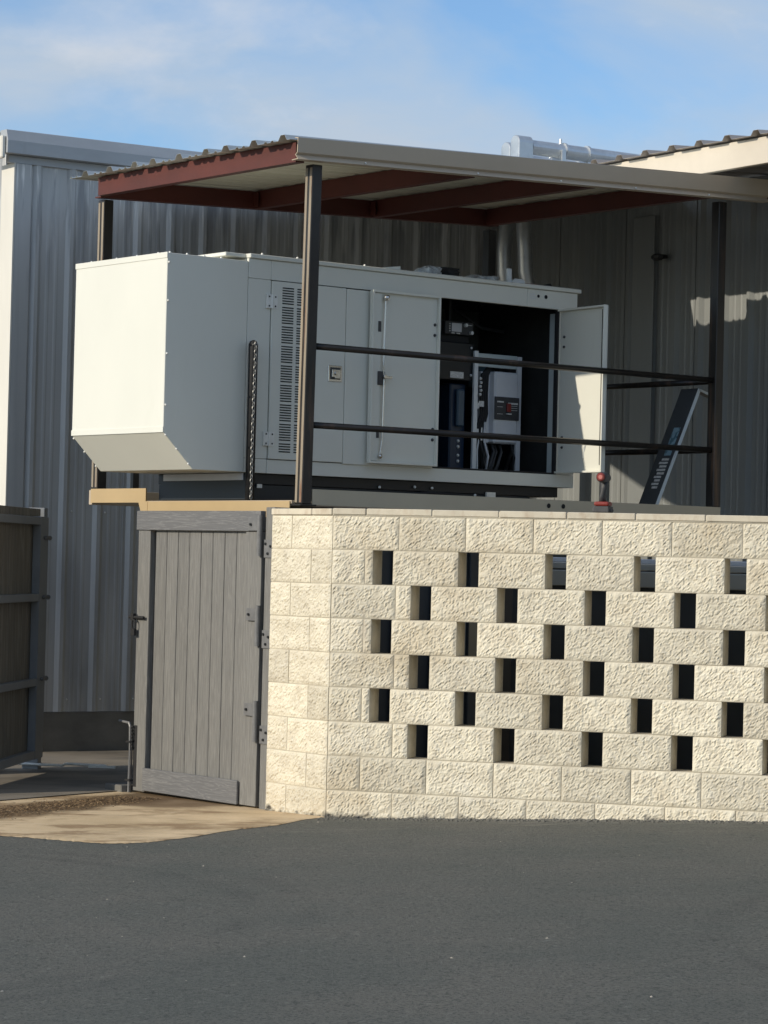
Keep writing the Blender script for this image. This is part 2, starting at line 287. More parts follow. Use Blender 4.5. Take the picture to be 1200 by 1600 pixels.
def block_mat():
    m = bpy.data.materials.new('split_face_block'); m.use_nodes = True; t = m.node_tree; t.nodes.clear(); K = t.links.new
    o = N(t, 'ShaderNodeOutputMaterial'); p = N(t, 'ShaderNodeBsdfPrincipled'); K(p.outputs[0], o.inputs[0])
    p.inputs['Roughness'].default_value = 0.92; p.inputs['Specular IOR Level'].default_value = 0.25
    c = N(t, 'ShaderNodeTexCoord'); oi = N(t, 'ShaderNodeObjectInfo')
    off = N(t, 'ShaderNodeVectorMath', operation='SCALE'); off.inputs['Scale'].default_value = 37.0
    cb = N(t, 'ShaderNodeCombineXYZ'); K(oi.outputs['Random'], cb.inputs[0]); K(oi.outputs['Random'], cb.inputs[2]); K(cb.outputs[0], off.inputs[0])
    va = N(t, 'ShaderNodeVectorMath', operation='ADD'); K(c.outputs['Object'], va.inputs[0]); K(off.outputs[0], va.inputs[1])
    def nz(s, det=6, r=0.6):
        n = N(t, 'ShaderNodeTexNoise'); n.inputs['Scale'].default_value = s; n.inputs['Detail'].default_value = det; n.inputs['Roughness'].default_value = r
        K(va.outputs[0], n.inputs['Vector']); return n.outputs['Fac']
    def mr(s, a, b, lo=0., hi=1.):
        r = N(t, 'ShaderNodeMapRange'); r.inputs['From Min'].default_value = a; r.inputs['From Max'].default_value = b
        r.inputs['To Min'].default_value = lo; r.inputs['To Max'].default_value = hi; K(s, r.inputs[0]); return r.outputs[0]
    def mix(a, b, f):
        x = N(t, 'ShaderNodeMix', data_type='RGBA')
        for s_, q in (('A', a), ('B', b)):
            if isinstance(q, tuple): x.inputs[s_].default_value = (*q, 1)
            else: K(q, x.inputs[s_])
        K(f, x.inputs['Factor']); return x.outputs['Result']
    col = mix((0.70, 0.645, 0.515), (0.60, 0.545, 0.43), mr(nz(9), 0.42, 0.62))
    col = mix(col, (0.69, 0.65, 0.55), mr(nz(70, 4), 0.55, 0.70))
    col = mix(col, (0.30, 0.255, 0.20), mr(nz(5, 9, 0.75), 0.60, 0.78))
    v = N(t, 'ShaderNodeHueSaturation'); K(col, v.inputs['Color']); K(mr(oi.outputs['Random'], 0, 1, 0.87, 1.10), v.inputs['Value'])
    # weathering that runs across neighbouring blocks
    g = N(t, 'ShaderNodeNewGeometry')
    def wz(vec, det=8):
        mp = N(t, 'ShaderNodeMapping'); mp.inputs['Scale'].default_value = vec; K(g.outputs['Position'], mp.inputs[0])
        n = N(t, 'ShaderNodeTexNoise'); n.inputs['Scale'].default_value = 1; n.inputs['Detail'].default_value = det; n.inputs['Roughness'].default_value = 0.65
        K(mp.outputs[0], n.inputs['Vector']); return n.outputs['Fac']
    cw = mix(v.outputs[0], (0.46, 0.375, 0.25), mr(wz((2.0, 2.0, 1.6)), 0.52, 0.72, 0, 0.55))
    cw = mix(cw, (0.36, 0.32, 0.27), mr(wz((16, 16, 2.2)), 0.60, 0.72, 0, 0.45))
    cw = mix(cw, (0.74, 0.70, 0.60), mr(wz((3.1, 3.1, 3.7)), 0.58, 0.74, 0, 0.5))
    v = type('o', (), {'outputs': [cw]})()
    # ground splash: tar grey at the very base
    sp = N(t, 'ShaderNodeSeparateXYZ'); K(g.outputs['Position'], sp.inputs[0])
    n2 = N(t, 'ShaderNodeTexNoise'); n2.inputs['Scale'].default_value = 14; n2.inputs['Detail'].default_value = 6; K(g.outputs['Position'], n2.inputs['Vector'])
    sx = N(t, 'ShaderNodeMath', operation='MULTIPLY_ADD'); sx.inputs[1].default_value = -0.034; K(sp.outputs[0], sx.inputs[0]); K(sp.outputs[2], sx.inputs[2])
    h = N(t, 'ShaderNodeMath', operation='MULTIPLY_ADD'); h.inputs[1].default_value = -0.16; K(n2.outputs['Fac'], h.inputs[0]); K(sx.outputs[0], h.inputs[2])
    x = N(t, 'ShaderNodeMix', data_type='RGBA'); K(v.outputs[0], x.inputs['A']); x.inputs['B'].default_value = (0.10, 0.095, 0.085, 1); K(mr(h.outputs[0], 0.045, 0.012), x.inputs['Factor'])
    K(x.outputs['Result'], p.inputs['Base Color'])
    b = N(t, 'ShaderNodeBump'); b.inputs['Strength'].default_value = 0.7; b.inputs['Distance'].default_value = 0.006; K(nz(75, 8, 0.72), b.inputs['Height'])
    b2 = N(t, 'ShaderNodeBump'); b2.inputs['Strength'].default_value = 0.5; b2.inputs['Distance'].default_value = 0.002; K(nz(210, 3, 0.6), b2.inputs['Height']); K(b.outputs[0], b2.inputs['Normal'])
    K(b2.outputs[0], p.inputs['Normal'])
    return m
M['block'] = block_mat()
M['cap'] = mat('cap_slab_concrete', (0.56, 0.505, 0.40), 0.9, var=0.10, vscale=(6, 6, 6), col2=(0.40, 0.31, 0.22), patch=((14, 14, 6), 0.5, 0.8), bump=0.4, bscale=(50, 50, 50), bdist=0.003, rand=0.06)

def asphalt_mat():
    m = bpy.data.materials.new('asphalt_surface'); m.use_nodes = True; t = m.node_tree; t.nodes.clear(); K = t.links.new
    o = N(t, 'ShaderNodeOutputMaterial'); p = N(t, 'ShaderNodeBsdfPrincipled'); K(p.outputs[0], o.inputs[0])
    p.inputs['Roughness'].default_value = 0.78; p.inputs['Specular IOR Level'].default_value = 0.4
    c = N(t, 'ShaderNodeTexCoord')
    def nz(s, det=6, r=0.6, vec=(1, 1, 1), dist=0):
        mp = N(t, 'ShaderNodeMapping'); mp.inputs['Scale'].default_value = vec; K(c.outputs['Object'], mp.inputs[0])
        n = N(t, 'ShaderNodeTexNoise'); n.inputs['Scale'].default_value = s; n.inputs['Detail'].default_value = det; n.inputs['Roughness'].default_value = r
        n.inputs['Distortion'].default_value = dist; K(mp.outputs[0], n.inputs['Vector']); return n.outputs['Fac']
    def mr(s, a, b, lo=0., hi=1.):
        r = N(t, 'ShaderNodeMapRange'); r.inputs['From Min'].default_value = a; r.inputs['From Max'].default_value = b
        r.inputs['To Min'].default_value = lo; r.inputs['To Max'].default_value = hi; K(s, r.inputs[0]); return r.outputs[0]
    def mix(a, b, f):
        x = N(t, 'ShaderNodeMix', data_type='RGBA')
        for s_, q in (('A', a), ('B', b)):
            if isinstance(q, tuple): x.inputs[s_].default_value = (*q, 1)
            else: K(q, x.inputs[s_])
        K(f, x.inputs['Factor']); return x.outputs['Result']
    col = mix((0.130, 0.137, 0.118), (0.170, 0.165, 0.140), mr(nz(0.9, 5), 0.38, 0.62))
    col = mix(col, (0.062, 0.068, 0.062), mr(nz(75, 4, 0.75), 0.48, 0.62))
    vo = N(t, 'ShaderNodeTexVoronoi'); vo.inputs['Scale'].default_value = 95; K(c.outputs['Object'], vo.inputs['Vector'])
    col = mix(col, (0.17, 0.175, 0.165), mr(vo.outputs['Distance'], 0.20, 0.12))
    vo2 = N(t, 'ShaderNodeTexVoronoi'); vo2.inputs['Scale'].default_value = 9; K(c.outputs['Object'], vo2.inputs['Vector'])
    col = mix(col, (0.30, 0.28, 0.24), mr(vo2.outputs['Distance'], 0.022, 0.012))
    col = mix(col, (0.15, 0.135, 0.115), mr(nz(2.2, 10, 0.75, (0.6, 3.2, 1), 0.8), 0.66, 0.82, 0, 0.75))
    col = mix(col, (0.30, 0.31, 0.28), mr(nz(22, 6, 0.85), 0.57, 0.70, 0, 0.8))
    col = mix(col, (0.030, 0.034, 0.031), mr(nz(30, 5, 0.85, (1, 0.6, 1)), 0.56, 0.68, 0, 0.9))
    sp = N(t, 'ShaderNodeSeparateXYZ'); K(c.outputs['Object'], sp.inputs[0])
    def math_(op, a, b):
        x = N(t, 'ShaderNodeMath', operation=op)
        for i, q in enumerate((a, b)):
            if isinstance(q, (int, float)): x.inputs[i].default_value = q
            else: K(q, x.inputs[i])
        return x.outputs[0]
    # tyre arcs
    for cx_, cy_, rad in ((-3.6, 11.2, 3.1), (-3.6, 11.2, 3.34), (3.9, 10.2, 2.6)):
        dd = N(t, 'ShaderNodeVectorMath', operation='DISTANCE'); K(c.outputs['Object'], dd.inputs[0]); dd.inputs[1].default_value = (cx_, cy_, 0.15)
        ring = math_('ABSOLUTE', math_('SUBTRACT', dd.outputs['Value'], rad), 0)
        col = mix(col, (0.045, 0.047, 0.046), math_('MULTIPLY', mr(ring, 0.09, 0.03), mr(nz(1.7, 4), 0.42, 0.62, 0, 0.3)))
    # dust and crumbs washed against the foot of the wall, pale dust off the apron
    vv = math_('ADD', math_('MULTIPLY', sp.outputs[0], math.sin(A1)), math_('MULTIPLY', sp.outputs[1], math.cos(A1)))
    vv = math_('SUBTRACT', vv, W.o.x*math.sin(A1)+W.o.y*math.cos(A1))
    wv = math_('ADD', vv, math_('MULTIPLY', nz(5, 8, 0.75), 0.9))
    col = mix(col, (0.24, 0.23, 0.20), mr(wv, 0.18, 0.55, 0, 0.75))
    col = mix(col, (0.34, 0.32, 0.27), math_('MULTIPLY', mr(nz(3.0, 9, 0.8, (0.5, 2.0, 1)), 0.56, 0.74), mr(vv, -2.6, -0.6, 0.0, 0.8)))
    K(col, p.inputs['Base Color'])
    b = N(t, 'ShaderNodeBump'); b.inputs['Strength'].default_value = 0.9; b.inputs['Distance'].default_value = 0.022; K(nz(42, 7, 0.8), b.inputs['Height'])
    b2 = N(t, 'ShaderNodeBump'); b2.inputs['Strength'].default_value = 0.35; b2.inputs['Distance'].default_value = 0.03; K(nz(3.5, 4), b2.inputs['Height']); K(b.outputs[0], b2.inputs['Normal'])
    K(b2.outputs[0], p.inputs['Normal'])
    return m
M['asphalt'] = asphalt_mat()

def concrete_mat():
    m = bpy.data.materials.new('stained_concrete'); m.use_nodes = True; t = m.node_tree; t.nodes.clear(); K = t.links.new
    o = N(t, 'ShaderNodeOutputMaterial'); p = N(t, 'ShaderNodeBsdfPrincipled'); K(p.outputs[0], o.inputs[0])
    p.inputs['Roughness'].default_value = 0.8; p.inputs['Specular IOR Level'].default_value = 0.3
    c = N(t, 'ShaderNodeTexCoord')
    def nz(s, det=6, r=0.6, vec=(1, 1, 1), dist=0):
        mp = N(t, 'ShaderNodeMapping'); mp.inputs['Scale'].default_value = vec; K(c.outputs['Object'], mp.inputs[0])
        n = N(t, 'ShaderNodeTexNoise'); n.inputs['Scale'].default_value = s; n.inputs['Detail'].default_value = det; n.inputs['Roughness'].default_value = r
        n.inputs['Distortion'].default_value = dist; K(mp.outputs[0], n.inputs['Vector']); return n.outputs['Fac']
    def mr(s, a, b, lo=0., hi=1.):
        r = N(t, 'ShaderNodeMapRange'); r.inputs['From Min'].default_value = a; r.inputs['From Max'].default_value = b
        r.inputs['To Min'].default_value = lo; r.inputs['To Max'].default_value = hi; K(s, r.inputs[0]); return r.outputs[0]
    def mix(a, b, f):
        x = N(t, 'ShaderNodeMix', data_type='RGBA')
        for s_, q in (('A', a), ('B', b)):
            if isinstance(q, tuple): x.inputs[s_].default_value = (*q, 1)
            else: K(q, x.inputs[s_])
        K(f, x.inputs['Factor']); return x.outputs['Result']
    def math_(op, a, b):
        x = N(t, 'ShaderNodeMath', operation=op)
        for i, q in enumerate((a, b)):
            if isinstance(q, (int, float)): x.inputs[i].default_value = q
            else: K(q, x.inputs[i])
        return x.outputs[0]
    col = mix((0.70, 0.535, 0.335), (0.54, 0.405, 0.24), mr(nz(1.6, 7), 0.35, 0.65))
    col = mix(col, (0.30, 0.215, 0.13), mr(nz(1.3, 9, 0.7, (0.8, 1.9, 1), 0.5), 0.50, 0.74, 0, 0.8))
    col = mix(col, (0.70, 0.60, 0.45), mr(nz(60, 4), 0.55, 0.75, 0, 0.6))
    # damp leaf-litter stain: a band running from the gate foot to the left (object space = world)
    sp = N(t, 'ShaderNodeSeparateXYZ'); K(c.outputs['Object'], sp.inputs[0])
    a = (-1.50, 17.20); b_ = (-2.45, 15.62); dx, dy = b_[0]-a[0], b_[1]-a[1]; ln = math.hypot(dx, dy); nx, ny = -dy/ln, dx/ln
    dist = math_('ADD', math_('ADD', math_('MULTIPLY', sp.outputs[0], nx), math_('MULTIPLY', sp.outputs[1], ny)), -(a[0]*nx+a[1]*ny))
    dist = math_('ADD', math_('ABSOLUTE', dist, 0), math_('MULTIPLY', math_('SUBTRACT', nz(3.0, 6, 0.65), 0.5), 0.42))
    st = mr(dist, 0.33, 0.20)
    col = mix(col, (0.12, 0.075, 0.035), math_('MULTIPLY', st, 0.9))
    col = mix(col, (0.24, 0.15, 0.075), mr(nz(2.1, 8, 0.65, (1.0, 1.6, 1), 0.3), 0.50, 0.62, 0, 0.75))
    col = mix(col, (0.74, 0.66, 0.53), mr(nz(7, 10, 0.8, (0.6, 1.6, 1)), 0.58, 0.72, 0, 0.6))
    # wet patch under the gate
    dd = N(t, 'ShaderNodeVectorMath', operation='DISTANCE'); K(c.outputs['Object'], dd.inputs[0]); dd.inputs[1].default_value = (-1.32, 16.85, 0.06)
    wt = mr(math_('ADD', dd.outputs['Value'], math_('MULTIPLY', nz(3, 6), 0.35)), 0.62, 0.48)
    col = mix(col, (0.15, 0.095, 0.05), math_('MULTIPLY', wt, 0.8))
    K(col, p.inputs['Base Color'])
    b = N(t, 'ShaderNodeBump'); b.inputs['Strength'].default_value = 0.5; b.inputs['Distance'].default_value = 0.004; K(nz(45, 8, 0.7), b.inputs['Height'])
    K(b.outputs[0], p.inputs['Normal'])
    return m
M['concrete'] = concrete_mat()

# ------------------------------------------------------------------ ground
def sheet(name, mt, inside, x0, x1, y0, y1, step, dz):
    """grid over a world rectangle following gz, kept where inside(x, y)"""
    xs = [x0+step*i for i in range(int(round((x1-x0)/step))+1)]; ys = [y0+step*i for i in range(int(round((y1-y0)/step))+1)]
    vs = [(x, y, gz(x, y)+dz) for y in ys for x in xs]; n = len(xs); fs = []
    for j in range(len(ys)-1):
        for i in range(n-1):
            if inside((xs[i]+xs[i+1])/2, (ys[j]+ys[j+1])/2): fs.append((j*n+i, j*n+i+1, (j+1)*n+i+1, (j+1)*n+i))
    me = bpy.data.meshes.new(name); me.from_pydata(vs, [], fs); me.materials.append(mt); me.update()
    o = bpy.data.objects.new(name, me); COL.objects.link(o); o['kind'] = 'structure'; return o
yard = sheet('asphalt', M['asphalt'], lambda x, y: True, -14, 14, -6, 34, 0.25, 0.0)
mb = MB()     # the land further out, one ring reaching the horizon, just under the yard's edge
for (x0, x1, y0, y1) in ((-900, 900, 33.5, 900), (-900, 900, -900, -5.5), (-900, -13.5, -5.5, 33.5), (13.5, 900, -5.5, 33.5)):
    mb.add([(x0, y0, -0.12), (x1, y0, -0.12), (x1, y1, -0.12), (x0, y1, -0.12)], [(0, 1, 2, 3)])
single('ground', mb, M['asphalt'], WORLD, (0, 0, 0), None, None, kind='structure')
# concrete apron in front of the gates and slab behind them: an outline filled with a fine fan of strips
edge = [(-9.0, 13.6), (-3.6, 14.45), (-2.051, 14.693), (-1.745, 14.561), (-1.56, 14.44), (-1.378, 14.37), (-1.217, 14.452), (-1.029, 14.70), (-0.798, 15.17),
        (-0.567, 15.45), (-0.439, 15.776), (-0.36, 15.90), (-0.26, 15.96), (0.4, 15.80), (3.2, 14.95), (5.5, 14.3)]
def edge_y(x):
    for (a, b), (c, d) in zip(edge, edge[1:]):
        if a <= x <= c:
            t = (x-a)/(c-a); return b+(d-b)*t
    return edge[-1][1]
xs = sorted(set([-9+0.35*i for i in range(20)] + [-2.3+0.015*i for i in range(138)] + [0+0.3*i for i in range(19)]))
vs = []; fs = []; nr = 40
for i, x in enumerate(xs):
    e = edge_y(x) + 0.045*noise.noise(Vector((x*5, 0, 3)))+0.030*noise.noise(Vector((x*23, 0, 3)))+0.020*noise.noise(Vector((x*60, 1, 3)))
    if x > -0.3: e += 0.08
    for j in range(nr+1):
        y = e + (33-e)*(j/nr)**1.8
        vs.append((x, y, gz(x, y)+0.0025+0.006*min(j, 2)/2))
for i in range(len(xs)-1):
    for j in range(nr): a = i*(nr+1)+j; fs.append((a, a+nr+1, a+nr+2, a+1))
mb = MB().add(vs, fs); single('concrete_apron', mb, M['concrete'], WORLD, (0, 0, 0), None, None, kind='structure')

# slab behind the gates: shade put into its colour, edge on the shadow line
M['slab'] = mat('shade_dark_slab', (0.22, 0.19, 0.15), 0.85, var=0.25, vscale=(1.2, 1.2, 1), col2=(0.11, 0.10, 0.085), patch=((0.9, 2.2, 1), 0.48, 0.66), bump=0.4, bscale=(40, 40, 40), bdist=0.004)
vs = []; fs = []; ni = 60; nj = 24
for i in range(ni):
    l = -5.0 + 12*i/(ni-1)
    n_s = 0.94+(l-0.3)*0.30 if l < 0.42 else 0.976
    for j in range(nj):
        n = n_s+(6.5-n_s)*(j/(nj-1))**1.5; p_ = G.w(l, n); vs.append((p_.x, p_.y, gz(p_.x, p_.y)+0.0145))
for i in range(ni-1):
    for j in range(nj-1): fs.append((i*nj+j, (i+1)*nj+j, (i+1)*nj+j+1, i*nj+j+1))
q = MB().add(vs, fs); single('yard_shade_slab', q, M['slab'], WORLD, (0, 0, 0), None, None, kind='structure')

# ------------------------------------------------------------------ block wall
wall = Thing('block_wall', 'cream split-face concrete block screen wall with rows of open slots and a thin cap', 'wall', W, (0, 0, 0.05))
H = 0.2032; Z9 = 0.2515 - H; J = 0.006
def block_mesh(ln, ht, seed, th=0.19):
    nx = max(3, int(ln/0.0095)); nz_ = max(3, int(ht/0.0095)); vs = []
    for j in range(nz_+1):
        for i in range(nx+1):
            x = ln*i/nx; z = ht*j/nz_
            e = min(x, ln-x, z, ht-z); k = min(e/0.016, 1.0); k = 0.12+0.88*k
            q = Vector((x*9+seed*7.3, seed*3.1, z*12))
            d = 0.45*noise.noise(q) + 0.45*abs(noise.noise(q*3.1)) + 0.45*noise.noise(q*5.6+Vector((3, 1, 0))) + 0.50*noise.noise(q*10.5) + 0.3*random.uniform(-1, 1)
            vs.append((x + (0.002*noise.noise(q*3) if 0 < i < nx else 0.0), -(0.006+0.0095*d)*k+0.002, z))
    n = nx+1; fs = [(j*n+i, j*n+i+1, (j+1)*n+i+1, (j+1)*n+i) for j in range(nz_) for i in range(nx)]
    rim = [i for i in range(n)] + [j*n+nx for j in range(1, nz_+1)] + [nz_*n+i for i in range(nx-1, -1, -1)] + [j*n for j in range(nz_-1, 0, -1)]
    b = len(vs)
    for k in rim: vs.append((vs[k][0], th, vs[k][2]))
    m = len(rim)
    fs += [(rim[k], b+k, b+(k+1) % m, rim[(k+1) % m]) for k in range(m)]
    fs.append(tuple(b+k for k in range(m)))
    me = bpy.data.meshes.new('block'); me.from_pydata(vs, [], fs); me.materials.append(M['block']); me.update(); return me
_bc = {}
def bmesh_for(ln, ht=H-J, nvar=5):
    key = (round(ln, 2), round(ht, 3)); k = random.randrange(nvar if ln > 0.3 else 3)
    if (key, k) not in _bc: _bc[(key, k)] = block_mesh(key[0], ht, k*11+len(_bc)+1)
    return _bc[(key, k)], key[0]
UM = 4.7
mort = MB()
def run(a, b, z0):
    mort.box(a+0.004, b-0.004, 0.0045, 0.184, z0, z0+H)
def put(a, b, z0, ja=True, jb=True):
    """block between u=a and u=b"""
    a2 = a + (J/2 if ja else 0); b2 = b - (J/2 if jb else 0)
    me, l0 = bmesh_for(b2-a2)
    wall.inst('block', me, (a2, random.uniform(-0.0015, 0.0015), z0+J/2), scale=((b2-a2)/l0, 1, 1))
for c in range(1, 10):
    z0 = Z9 + H*(9-c)
    if c in (1, 8, 9):
        first = {1: 0.412, 8: 0.205, 9: 0.406}[c]; us = [0.0, first]
        while us[-1] < UM: us.append(us[-1]+0.4065)
        for a, b in zip(us, us[1:]): put(a, b, z0)
        run(0, us[-1], z0)
    else:
        ev = c % 2 == 0
        p0 = 0.205 if ev else 0.4; h0 = 0.254 if ev else 0.492
        put(0, p0, z0); put(p0, h0, z0, True, False); run(0, h0, z0)
        k = 0
        while True:
            a = h0+0.126+0.5225*k; b = h0+0.5225*(k+1)
            if a > UM: break
            put(a, b, z0, False, False); run(a, b, z0); k += 1
wall.part('mortar', mort, M['mortar'])
cz0, cz1 = Z9+H*9+0.001, 1.919
us = [0.0, 0.21]
while us[-1] < UM: us.append(us[-1]+0.4045)
for a, b in zip(us, us[1:]):
    b_ = MB(); b_.box(a+0.003, b-0.003, -0.010+random.uniform(-.002, .002), 0.195, cz0+0.003, cz1+random.uniform(-.0015, .0015)); wall.part('cap_stone', b_, M['cap'], bev=0.004)
mc = MB(); mc.box(0.0, us[-1], -0.003, 0.19, cz0-0.003, cz1-0.004); wall.part('cap_mortar', mc, M['mortar'])
# short leg towards the gate: blocks face -l at l = 0.384
LX = 0.3836; N0 = -1.2594
side = Thing('block_wall_return', 'short sunlit return of the cream block wall between its corner and the grey gate', 'wall', G, (LX, N0, 0.02))
ms = MB()
def sput(a, b, z0):   # a, b = distance from the corner along +n ; block local x runs towards -n
    me, l0 = bmesh_for(b-a-J)
    side.inst('block', me, (LX+random.uniform(-.0015, .0015), N0+b-J/2, z0+J/2), rot=(0, 0, -math.pi/2), scale=((b-a-J)/l0, 1, 1))
for c in range(1, 10):
    z0 = Z9+H*(9-c)-0.001
    if c % 2: sput(0, 0.405, z0); sput(0.405, 0.612, z0)
    else: sput(0, 0.205, z0); sput(0.205, 0.612, z0)
ms.box(LX+0.0045, LX+0.185, N0+0.003, N0+0.609, Z9-0.002, Z9+H*9-0.001)
side.part('mortar', ms, M['mortar'])
for a, b in ((0.0, 0.2), (0.2, 0.612)):
    b_ = MB(); b_.box(LX-0.010, LX+0.194, N0+a+0.003, N0+b-0.003, cz0, cz1-0.003); side.part('cap_stone', b_, M['cap'], bev=0.004)

# ------------------------------------------------------------------ composite gate beside the wall
LG = 0.40
gp = Thing('gate_post', 'grey composite post between the closed gate and the cream block wall', 'post', G, (LG, -0.62, 0.05))
b_ = MB(); b_.box(LG+0.005, LG+0.125, -0.641, -0.552, 0.052, 1.925); gp.part('post', b_, M['woodv'], bev=0.004)
gate = Thing('board_gate', 'closed grey composite board gate with dark hinges beside the block wall', 'gate', G, (LG, 0.85, 0.06))
def gbox(nm, n0, n1, z0, z1, l0, l1, m, lab=None, bev=0.003, par=None):
    q = MB(); q.box(l0, l1, n0, n1, z0, z1); return gate.part(nm, q, m, parent=par, label=lab, bev=bev)
gbox('top_rail', -0.520, 0.868, 1.776, 1.902, LG-0.012, LG+0.030, M['woodh'], 'top rail with wavy grain')
gbox('stile', 0.715, 0.855, 0.075, 1.774, LG-0.002, LG+0.050, M['woodv'])
gbox('stile', -0.522, -0.352, 0.085, 1.774, LG-0.001, LG+0.050, M['woodv'])
gbox('bottom_rail', -0.350, 0.713, 0.085, 0.232, LG-0.022, LG-0.0035, M['woodh'], 'bottom rail with wavy grain')
bw = (0.690+0.352)/8
for i in range(8):
    gbox('board', -0.352+bw*i+0.003, -0.352+bw*(i+1)-0.003, 0.10, 1.78, LG+0.024+0.0006*(i % 2), LG+0.046, M['woodv'], bev=0.003)
fr = MB()
for z in (0.15, 0.95, 1.70): fr.box(LG+0.052, LG+0.092, -0.52, 0.85, z, z+0.05)
fr.box(LG+0.0525, LG+0.0915, 0.80, 0.85, 0.10, 1.76); fr.box(LG+0.0525, LG+0.0915, -0.52, -0.47, 0.10, 1.76)
fr.box(LG+0.048, LG+0.051, -0.50, 0.84, 0.10, 1.78)
gate.part('back_frame', fr, M['blackmatte'])
for z in (1.80, 1.245, 0.66):
    h = gbox('hinge', -0.497, -0.400, z-0.02, z+0.055, LG-0.019, LG-0.0125, M['hinge'], bev=0.001)
    q = MB(); q.tube([(LG-0.016, -0.520, z-0.175), (LG-0.016, -0.520, z+0.075)], 0.017, 12); gate.part('hinge_barrel', q, M['hinge'], parent=h)
    q = MB(); q.tube([(LG-0.021, -0.432, z+0.018), (LG-0.030, -0.432, z+0.018)], 0.009, 6); gate.part('bolt', q, M['black'], parent=h)
    q = MB(); q.box(LG-0.004, LG+0.003, -0.640, -0.552, z-0.185, z-0.075); pl = gp.part('hinge_plate', q, M['hinge'], bev=0.001)
    q = MB()
    for dn_, dz_ in ((-0.57, -0.10), (-0.595, -0.16), (-0.622, -0.115)): q.tube([(LG-0.003, dn_, z+dz_), (LG-0.012, dn_, z+dz_)], 0.009, 6)
    gp.part('bolt', q, M['black'], parent=pl, kind='stuff')
# slide latch with padlock
q = MB(); q.box(LG-0.016, LG-0.003, 0.77, 0.86, 1.195, 1.215); q.tube([(LG-0.024, 0.735, 1.205), (LG-0.024, 0.905, 1.205)], 0.010, 8)
q.box(LG-0.036, LG-0.012, 0.845, 0.875, 1.185, 1.23)
lt = gate.part('latch', q, M['blackmatte'], bev=0.001)
q = MB(); ring = [(LG-0.030, 0.845+0.020*math.cos(a), 1.155+0.035*math.sin(a)) for a in [2*math.pi*i/12 for i in range(13)]]
q.tube(ring, 0.006, 6); q.box(LG-0.040, LG-0.020, 0.825, 0.865, 1.085, 1.13); gate.part('padlock', q, M['blackmatte'], parent=lt, bev=0.002)
# cane bolt at the free edge
M['cane'] = mat('worn_grey_rod', (0.22, 0.22, 0.22), 0.45, metal=0.3, var=0.2)
q = MB(); x0, y0 = LG-0.012, 0.882
q.tube([(x0, y0+0.13, 0.520), (x0, y0+0.01, 0.512), (x0, y0, 0.49), (x0, y0, 0.045)], 0.0085, 8)
cb = gate.part('cane_bolt', q, M['cane'])
q = MB()
for z in (0.385, 0.135): q.box(x0-0.018, LG+0.01, y0-0.035, y0+0.022, z, z+0.012)
q.box(LG-0.004, LG+0.0035, y0-0.07, y0-0.035, 0.10, 0.50); q.tube([(x0-0.004, y0-0.032, 0.05), (x0-0.004, y0-0.032, 0.46)], 0.005, 6)
for i in range(7): q.sphere((x0-0.006, y0-0.036+0.004*(i % 2), 0.49-0.022*i), 0.010, 6, 4)
gate.part('guide', q, M['blackmatte'], parent=cb)
q = MB(); q.box(LG-0.06, LG+0.10, 0.90, 1.10, 0.02, 0.105)
single('concrete_footing', q, M['concdark'], G, (LG, 1.0, 0.04), 'small grey concrete footing block at the foot of the gate\'s cane bolt', 'footing', bev=0.006)

# ------------------------------------------------------------------ open steel-framed gate leaf at left, with its post and an added shade fence
leaf = Thing('framed_gate', 'open brown board gate leaf with grey steel frame, cropped by the left edge', 'gate', LF, (0, 0, 0.05))
def lbox(nm, x0, x1, y0, y1, z0, z1, m, bev=0.003, t=leaf):
    q = MB(); q.box(x0, x1, y0, y1, z0, z1); return t.part(nm, q, m, bev=bev)
XL = -2.42
for z0, z1 in ((1.812, 1.868), (1.262, 1.318), (0.655, 0.708), (0.128, 0.190)): lbox('frame_rail', XL+0.05, -0.142, -0.058, -0.004, z0, z1, M['leafsteel'])
lbox('stile', -0.14, 0.11, -0.060, -0.002, 0.126, 1.872, M['leafsteel']); lbox('stile', XL, XL+0.05, -0.06, -0.002, 0.126, 1.872, M['leafsteel'])
x = XL
while x < -0.15:
    lbox('board', x+0.004, x+0.196, 0.0, 0.018, 0.15, 1.93, M['brownboard']); x += 0.2
lbox('board', x+0.003, 0.10, 0.0, 0.018, 0.15, 1.93, M['brownboard'])
lbox('added_backing', XL+0.02, 0.09, 0.0185, 0.0215, 0.16, 1.915, M['blackmatte'], bev=0)  # sheet added so no sunlight shows through the board gaps
for z in (1.72, 1.29, 0.70):
    q = MB(); q.box(-0.02, 0.115, -0.078, -0.061, z-0.012, z+0.012); q.sphere((0.12, -0.068, z), 0.018, 8, 5); q.sphere((-0.03, -0.070, z), 0.014, 8, 5); leaf.part('hinge', q, M['hinge'])
q = MB(); q.box(0.145, 0.245, -0.02, 0.10, -0.02, 1.94)
fp = single('fence_post', q, M['leafsteel'], LF, (0.195, 0.04, 0.0), 'dark steel post that the framed gate leaf hangs beside', 'post', bev=0.004)
fence = Thing('added_shade_fence', 'brown board fence added unseen behind the open framed gate leaf for its shade', 'fence', G, (0.75, 3.1, 0.0))  # unseen fence added to shade the yard behind the gate leaf
x = 0.72
for i in range(26):
    q = MB(); q.box(x-0.197, x-0.003, 3.10, 3.118, 0.0, 1.90); fence.part('board', q, M['brownboard']); x -= 0.2  # boards of the added shade fence
for z in (0.3, 1.0, 1.7): q = MB(); q.box(0.72-5.2, 0.72, 3.12, 3.16, z, z+0.05); fence.part('rail', q, M['leafsteel'])  # rails of the added shade fence
q = MB(); q.tube([(0.02, -0.55, 0.085), (0.03, -0.25, 0.09), (0.05, -0.22, 0.075), (0.12, 0.12, 0.075)], 0.010, 8)
q.box(0.0, 0.05, -0.62, -0.42, 0.07, 0.085)
